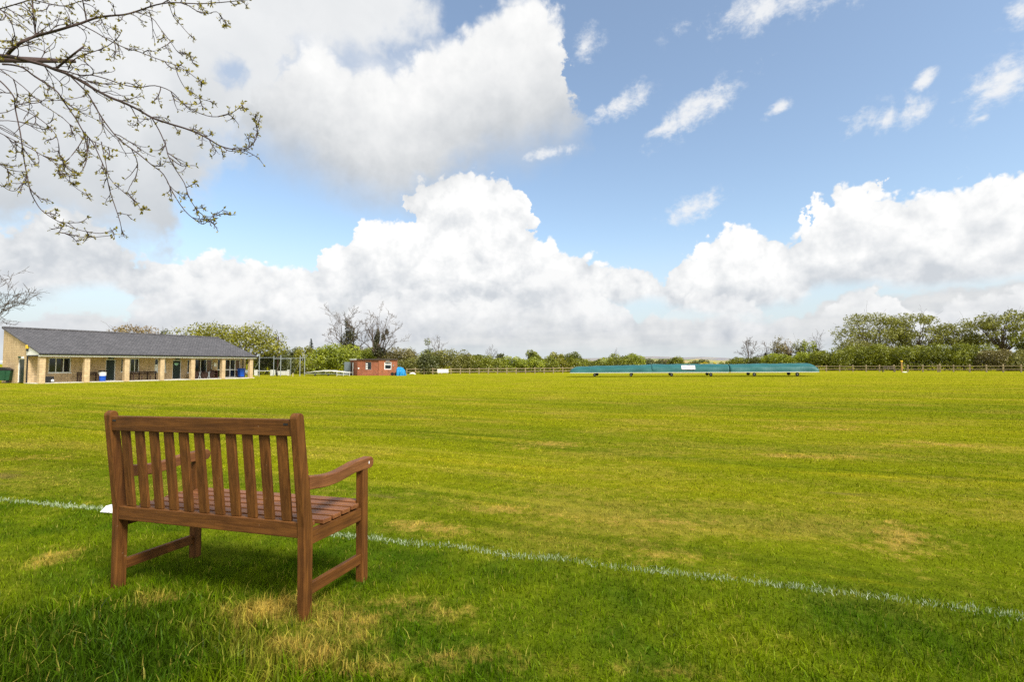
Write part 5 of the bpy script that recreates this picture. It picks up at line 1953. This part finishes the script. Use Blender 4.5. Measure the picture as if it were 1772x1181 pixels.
def build_budding_tree():
    r = random.Random(21)
    TX, TY = -8.4, 5.8
    root = empty('budding_tree', (TX, TY, g(TX, TY)), 0, 'leafing tree off the left edge whose drooping budding boughs hang in at the top left', 'tree')
    O = Vector((TX, TY, g(TX, TY)))
    MB().tube([(0, 0, -.2), (.03, 0, .35), (.06, -.03, 1.3), (.15, -.1, 2.4), (.1, .0, 3.6), (-.1, .2, 5.2), (-.3, .3, 7.0)], [.30, .22, .18, .16, .12, .07, .02], 14).build('trunk', M['bark'], root)
    twigs, buds = MB(), []
    crot = []

    def leafset(p, d, n, s):
        d = d.normalized()
        for k in range(n):
            v = (d + Vector((r.gauss(0, .75), r.gauss(0, .75), r.gauss(0.05, .75)))).normalized()
            buds.append((p, v, s * r.uniform(.55, 1.25)))

    def twig(p, d, L, lev):
        n = 6
        pts = [p.copy()]
        d = d.normalized()
        up = r.uniform(-.05, .34)
        bend = Vector((r.gauss(0, .14), r.gauss(0, .14), r.gauss(0, .10)))
        for i in range(n):
            t = i / n
            d = (d + bend + Vector((0, 0, -.10 * (1 - t) + up * t)) + Vector((r.gauss(0, .12), r.gauss(0, .12), r.gauss(0, .12)))).normalized()
            pts.append(pts[-1] + d * L / n)
        r0 = .0046 if lev == 1 else .0034
        twigs.tube(pts, [r0 - (r0 - .0019) * i / n for i in range(n + 1)], 4, False)
        leafset(pts[-1], d, r.choice((1, 2, 3, 4, 5, 7)), .029)
        for i in range(1, n):
            if r.random() < .38:
                q = pts[i]
                v = Vector((r.gauss(0, 1), r.gauss(0, 1), r.gauss(.1, 1))).normalized()
                q2 = q + v * r.uniform(.010, .035)
                twigs.tube([q, q2], [.0022, .0018], 3, False)
                leafset(q2, v, r.choice((1, 1, 2, 2, 3)), .018)
        if lev > 0:
            for k in range(r.choice((1, 2, 2, 3))):
                i = r.randrange(1, n)
                dd = (pts[i + 1] - pts[i]).normalized()
                v = Vector((r.gauss(0, 1), r.gauss(0, .8), r.gauss(0, 1)))
                twig(pts[i], dd + v * .55, L * r.uniform(.3, .65), lev - 1)

    def limb(px, Y0, Y1, w0, w1, lead=None, ntw=None, L=.42, name='bough'):
        n = len(px)
        P = []
        for i, (x, y) in enumerate(px):
            t = i / (n - 1)
            P.append(at_y(x, y, Y0 + (Y1 - Y0) * t + .06 * math.sin(i * 1.9 + Y0 * 7)))
        # smooth (Catmull-Rom)
        Q = []
        for i in range(n - 1):
            a, b, c, d = P[max(i - 1, 0)], P[i], P[i + 1], P[min(i + 2, n - 1)]
            for k in range(3):
                t = k / 3
                Q.append(.5 * ((2 * b) + (c - a) * t + (2 * a - 5 * b + 4 * c - d) * t * t + (3 * b - a - 3 * c + d) * t ** 3))
        Q.append(P[-1])
        m_ = len(Q)
        sc = .5 * (Y0 + Y1) / F_PX / 2
        rad = [.86 * (w0 + (w1 - w0) * (i / (m_ - 1)) ** .7) * sc for i in range(m_)]
        if lead:
            lead = [Vector(q) for q in lead]
            rad = [rad[0] * (1.9 - .8 * i / len(lead)) for i in range(len(lead))] + rad
            QQ = lead + Q
        else:
            QQ = Q
        MB().tube([q - O for q in QQ], rad, 7).build(name, M['bark_twig'], root)
        tot = sum((Q[i + 1] - Q[i]).length for i in range(m_ - 1))
        cnt = ntw if ntw is not None else int(tot / .12)
        for k in range(cnt):
            i = min(m_ - 2, int(m_ * (.06 + .94 * (k + r.random()) / cnt)))
            t = i / m_
            d = (Q[i + 1] - Q[i]).normalized()
            s = r.choice((-1, 1))
            side = d.cross(Vector((0, 1, 0))) * s + Vector((0, r.gauss(0, .7), 0))
            twig(Q[i] - O, d * .9 + side * r.uniform(.3, .9), L * r.uniform(.35, 1.0) * (1 - .72 * t), 1)
        e = (Q[-1] - Q[-2]).normalized()
        leafset(Q[-1] - O, e, 6, .030)
        for k in range(int(tot / .15)):
            i = r.randrange(m_ // 3, m_)
            if (w0 + (w1 - w0) * i / m_) < 3:
                v = Vector((r.gauss(0, 1), r.gauss(0, 1), r.gauss(.2, 1))).normalized()
                q = Q[i] - O
                twigs.tube([q, q + v * .02], [.0022, .0018], 3, False)
                leafset(q + v * .02, v, r.choice((1, 2, 3)), .024)

    T1 = (TX + .1, TY, 2.3)
    limb([(-8, 96), (20, 98), (45, 104), (75, 112), (95, 120), (115, 127), (140, 140), (165, 155), (190, 168), (215, 178), (240, 190), (262, 203), (290, 213), (320, 222),
          (345, 232), (362, 241), (380, 252), (400, 258), (420, 259), (435, 252), (445, 235), (444, 218), (440, 208)], 4.7, 4.2, 8.5, 1.2, [T1, (-6.6, 5.2, 3.35), (-5.4, 4.85, 3.85)], 32)
    limb([(12, 97), (18, 88), (35, 74), (60, 63), (85, 56), (110, 49), (140, 40), (165, 31), (190, 27), (215, 25), (240, 18), (270, 8), (300, 4), (340, 6), (380, 4), (430, -1)], 4.68, 4.3, 8.0, 1.3, None, 30)
    limb([(5, 111), (20, 112), (40, 117), (60, 132), (85, 148), (100, 160), (110, 175), (122, 192), (133, 208), (143, 226), (160, 246), (174, 275), (183, 298), (190, 330), (200, 360), (208, 385), (211, 403)], 4.66, 4.4, 4.2, 1.3, None, 13)
    limb([(118, 128), (150, 160), (165, 185), (182, 212), (205, 240), (238, 265), (262, 285), (283, 302), (300, 335), (320, 365), (340, 382), (352, 388), (364, 378), (372, 371)], 4.62, 4.0, 3.2, 1.2, None, 11)
    limb([(262, 203), (275, 225), (286, 250), (292, 272), (305, 295), (319, 317), (326, 338), (337, 358), (352, 373), (368, 375), (386, 370)], 4.35, 4.1, 2.4, 1.1, None, 8, .3)
    limb([(-20, 125), (0, 140), (15, 155), (25, 170), (26, 185), (31, 210), (36, 235), (40, 265), (44, 290), (48, 310), (53, 332), (62, 350), (72, 364), (90, 377), (110, 388), (130, 396), (150, 401), (175, 404), (200, 397)], 4.4, 4.1, 3.2, 1.1, [(TX + .1, TY, 2.0), (-6.3, 5.0, 3.1), (-5.2, 4.6, 3.6)], 12, .32)
    limb([(100, 402), (118, 405), (140, 410), (160, 411), (190, 408)], 4.2, 4.15, 1.4, 1.0, None, 2, .2)
    limb([(60, 108), (90, 117), (118, 124), (140, 130), (160, 130), (186, 137), (212, 146), (240, 151), (268, 148), (296, 158), (315, 177), (337, 192), (367, 202), (395, 198), (412, 188), (421, 178)], 4.6, 3.9, 3.0, 1.1, None, 11, .36)
    limb([(140, 42), (165, 55), (190, 70), (215, 82), (240, 89), (262, 98), (285, 106), (303, 112), (322, 122), (338, 134), (349, 141)], 4.5, 4.0, 2.4, 1.1, None, 8, .3)
    limb([(303, 112), (308, 130), (320, 152), (335, 165), (350, 172), (368, 176)], 4.1, 4.0, 1.6, 1.0, None, 4, .2)
    limb([(232, 20), (262, 30), (278, 50), (295, 72), (309, 91), (325, 95), (337, 99)], 4.4, 4.2, 1.7, 1.0, None, 5, .22)
    limb([(292, 5), (300, 28), (312, 42), (325, 57), (335, 67)], 4.4, 4.3, 1.5, 1.0, None, 3, .16)
    limb([(320, 5), (340, 18), (358, 23), (375, 20), (386, 32), (393, 36)], 4.35, 4.2, 1.6, 1.0, None, 4, .2)
    limb([(98, 118), (112, 106), (128, 93), (145, 80)], 4.62, 4.5, 5.0, 3.2, None, 5, .3)
    limb([(62, 64), (60, 45), (57, 20), (56, -14)], 4.6, 4.7, 3.4, 2.6, None, 5, .36)
    limb([(150, 37), (147, 20), (143, 0), (140, -18)], 4.5, 4.6, 2.8, 2.2, None, 4, .36)
    limb([(118, 120), (125, 106), (140, 96), (160, 90), (185, 80), (203, 66), (210, 54)], 4.55, 4.2, 2.6, 1.1, None, 5, .25)
    limb([(-10, 112), (40, 150), (70, 178), (110, 205), (140, 235), (165, 246), (195, 258)], 4.5, 4.3, 1.9, 1.0, None, 8, .28)
    limb([(26, 183), (55, 175), (90, 174), (120, 172), (148, 166)], 4.4, 4.5, 1.8, 1.0, None, 4, .25)
    limb([(28, 185), (60, 200), (88, 222), (100, 242), (103, 268), (112, 284), (136, 300)], 4.4, 4.2, 1.9, 1.0, None, 7, .26)
    limb([(-30, 215), (0, 230), (25, 243), (55, 258), (75, 270), (92, 280), (105, 295), (114, 308), (135, 328), (155, 338)], 4.3, 4.0, 2.0, 1.0, [(TX + .1, TY, 1.9), (-6.0, 4.9, 2.9), (-5.1, 4.4, 3.2)], 8, .25)
    limb([(148, 228), (140, 247), (125, 268), (109, 285), (101, 291)], 4.55, 4.4, 2.2, 1.1, None, 3, .2)
    limb([(151, 236), (151, 265), (147, 286), (135, 302), (120, 302), (107, 290)], 4.5, 4.35, 2.2, 1.1, None, 4, .2)
    limb([(-25, 312), (0, 320), (18, 330), (32, 327), (46, 303)], 4.3, 4.25, 1.6, 1.0, None, 3, .2)
    limb([(175, 245), (183, 282), (188, 305), (205, 325), (235, 350), (245, 366)], 4.4, 4.1, 1.8, 1.0, None, 6, .22)
    limb([(-20, 270), (0, 285), (20, 295), (45, 298)], 4.35, 4.3, 1.6, 1.1, None, 4, .2)
    limb([(-20, 20), (10, 12), (40, 3), (70, -6)], 4.8, 4.6, 2.6, 2.0, None, 6, .3)
    limb([(60, 0), (85, 6), (110, 10), (135, 3), (165, -4)], 4.7, 4.5, 2.2, 1.4, None, 6, .26)
    limb([(-15, 5), (5, 20), (20, 40), (27, 68)], 4.7, 4.6, 2.2, 1.6, None, 5, .3)
    # two boughs out of sight that balance the crown
    for q in (((TX, TY, 3.2), (TX - 1.2, TY + .8, 4.4), (TX - 2.6, TY + 1.2, 5.0)), ((TX, TY, 4.2), (TX + .5, TY + 1.4, 5.6), (TX + .9, TY + 2.6, 6.3))):
        MB().tube([Vector(v) - O for v in q], [.09, .06, .03], 7).build('bough', M['bark_twig'], root)
    # the rest of the crown, over the trunk and away from the field
    for k in range(11):
        a_ = 2 * math.pi * k / 11
        tip = (-1.2 + 1.5 * math.cos(a_), 1.0 + 1.5 * math.sin(a_), 5.6 + 1.9 * r.random())
        for pts_, rd_ in branch_paths((.0, .05, 3.0 + .25 * (k % 4)), [tip], 300 + k, .065, 2, 4, .5, minr=.006):
            twigs.tube(pts_, rd_, 4, False)
            leafset(Vector(pts_[-1]), Vector(pts_[-1]) - Vector(pts_[-2]), 5, .05)
    tag(twigs.build('twigs', M['bark_twig'], root), kind='stuff')
    # young leaves: folded, pointed blades
    rg = np.random.default_rng(5)
    n = len(buds)
    P = np.array([b[0][:] for b in buds]); D = np.array([b[1][:] for b in buds]); S = np.array([b[2] for b in buds])
    t = np.cross(D, rg.normal(0, 1, (n, 3))); t /= np.linalg.norm(t, axis=1)[:, None]
    nn = np.cross(D, t)
    a = P + D * (S * .45)[:, None] + t * (S * .24)[:, None] + nn * (S * .06)[:, None]
    c = P + D * (S * .45)[:, None] - t * (S * .24)[:, None] + nn * (S * .06)[:, None]
    tip = P + D * S[:, None] - nn * (S * .12)[:, None]
    V = np.stack([P, a, tip, c], 1).reshape(-1, 3)
    F = np.arange(4 * n).reshape(n, 4)
    o = np_mesh('young_leaves', V, F, M['bud'], root, attr=np.repeat(rg.uniform(0, 1, n), 4))
    tag(o, kind='stuff')


build_budding_tree()
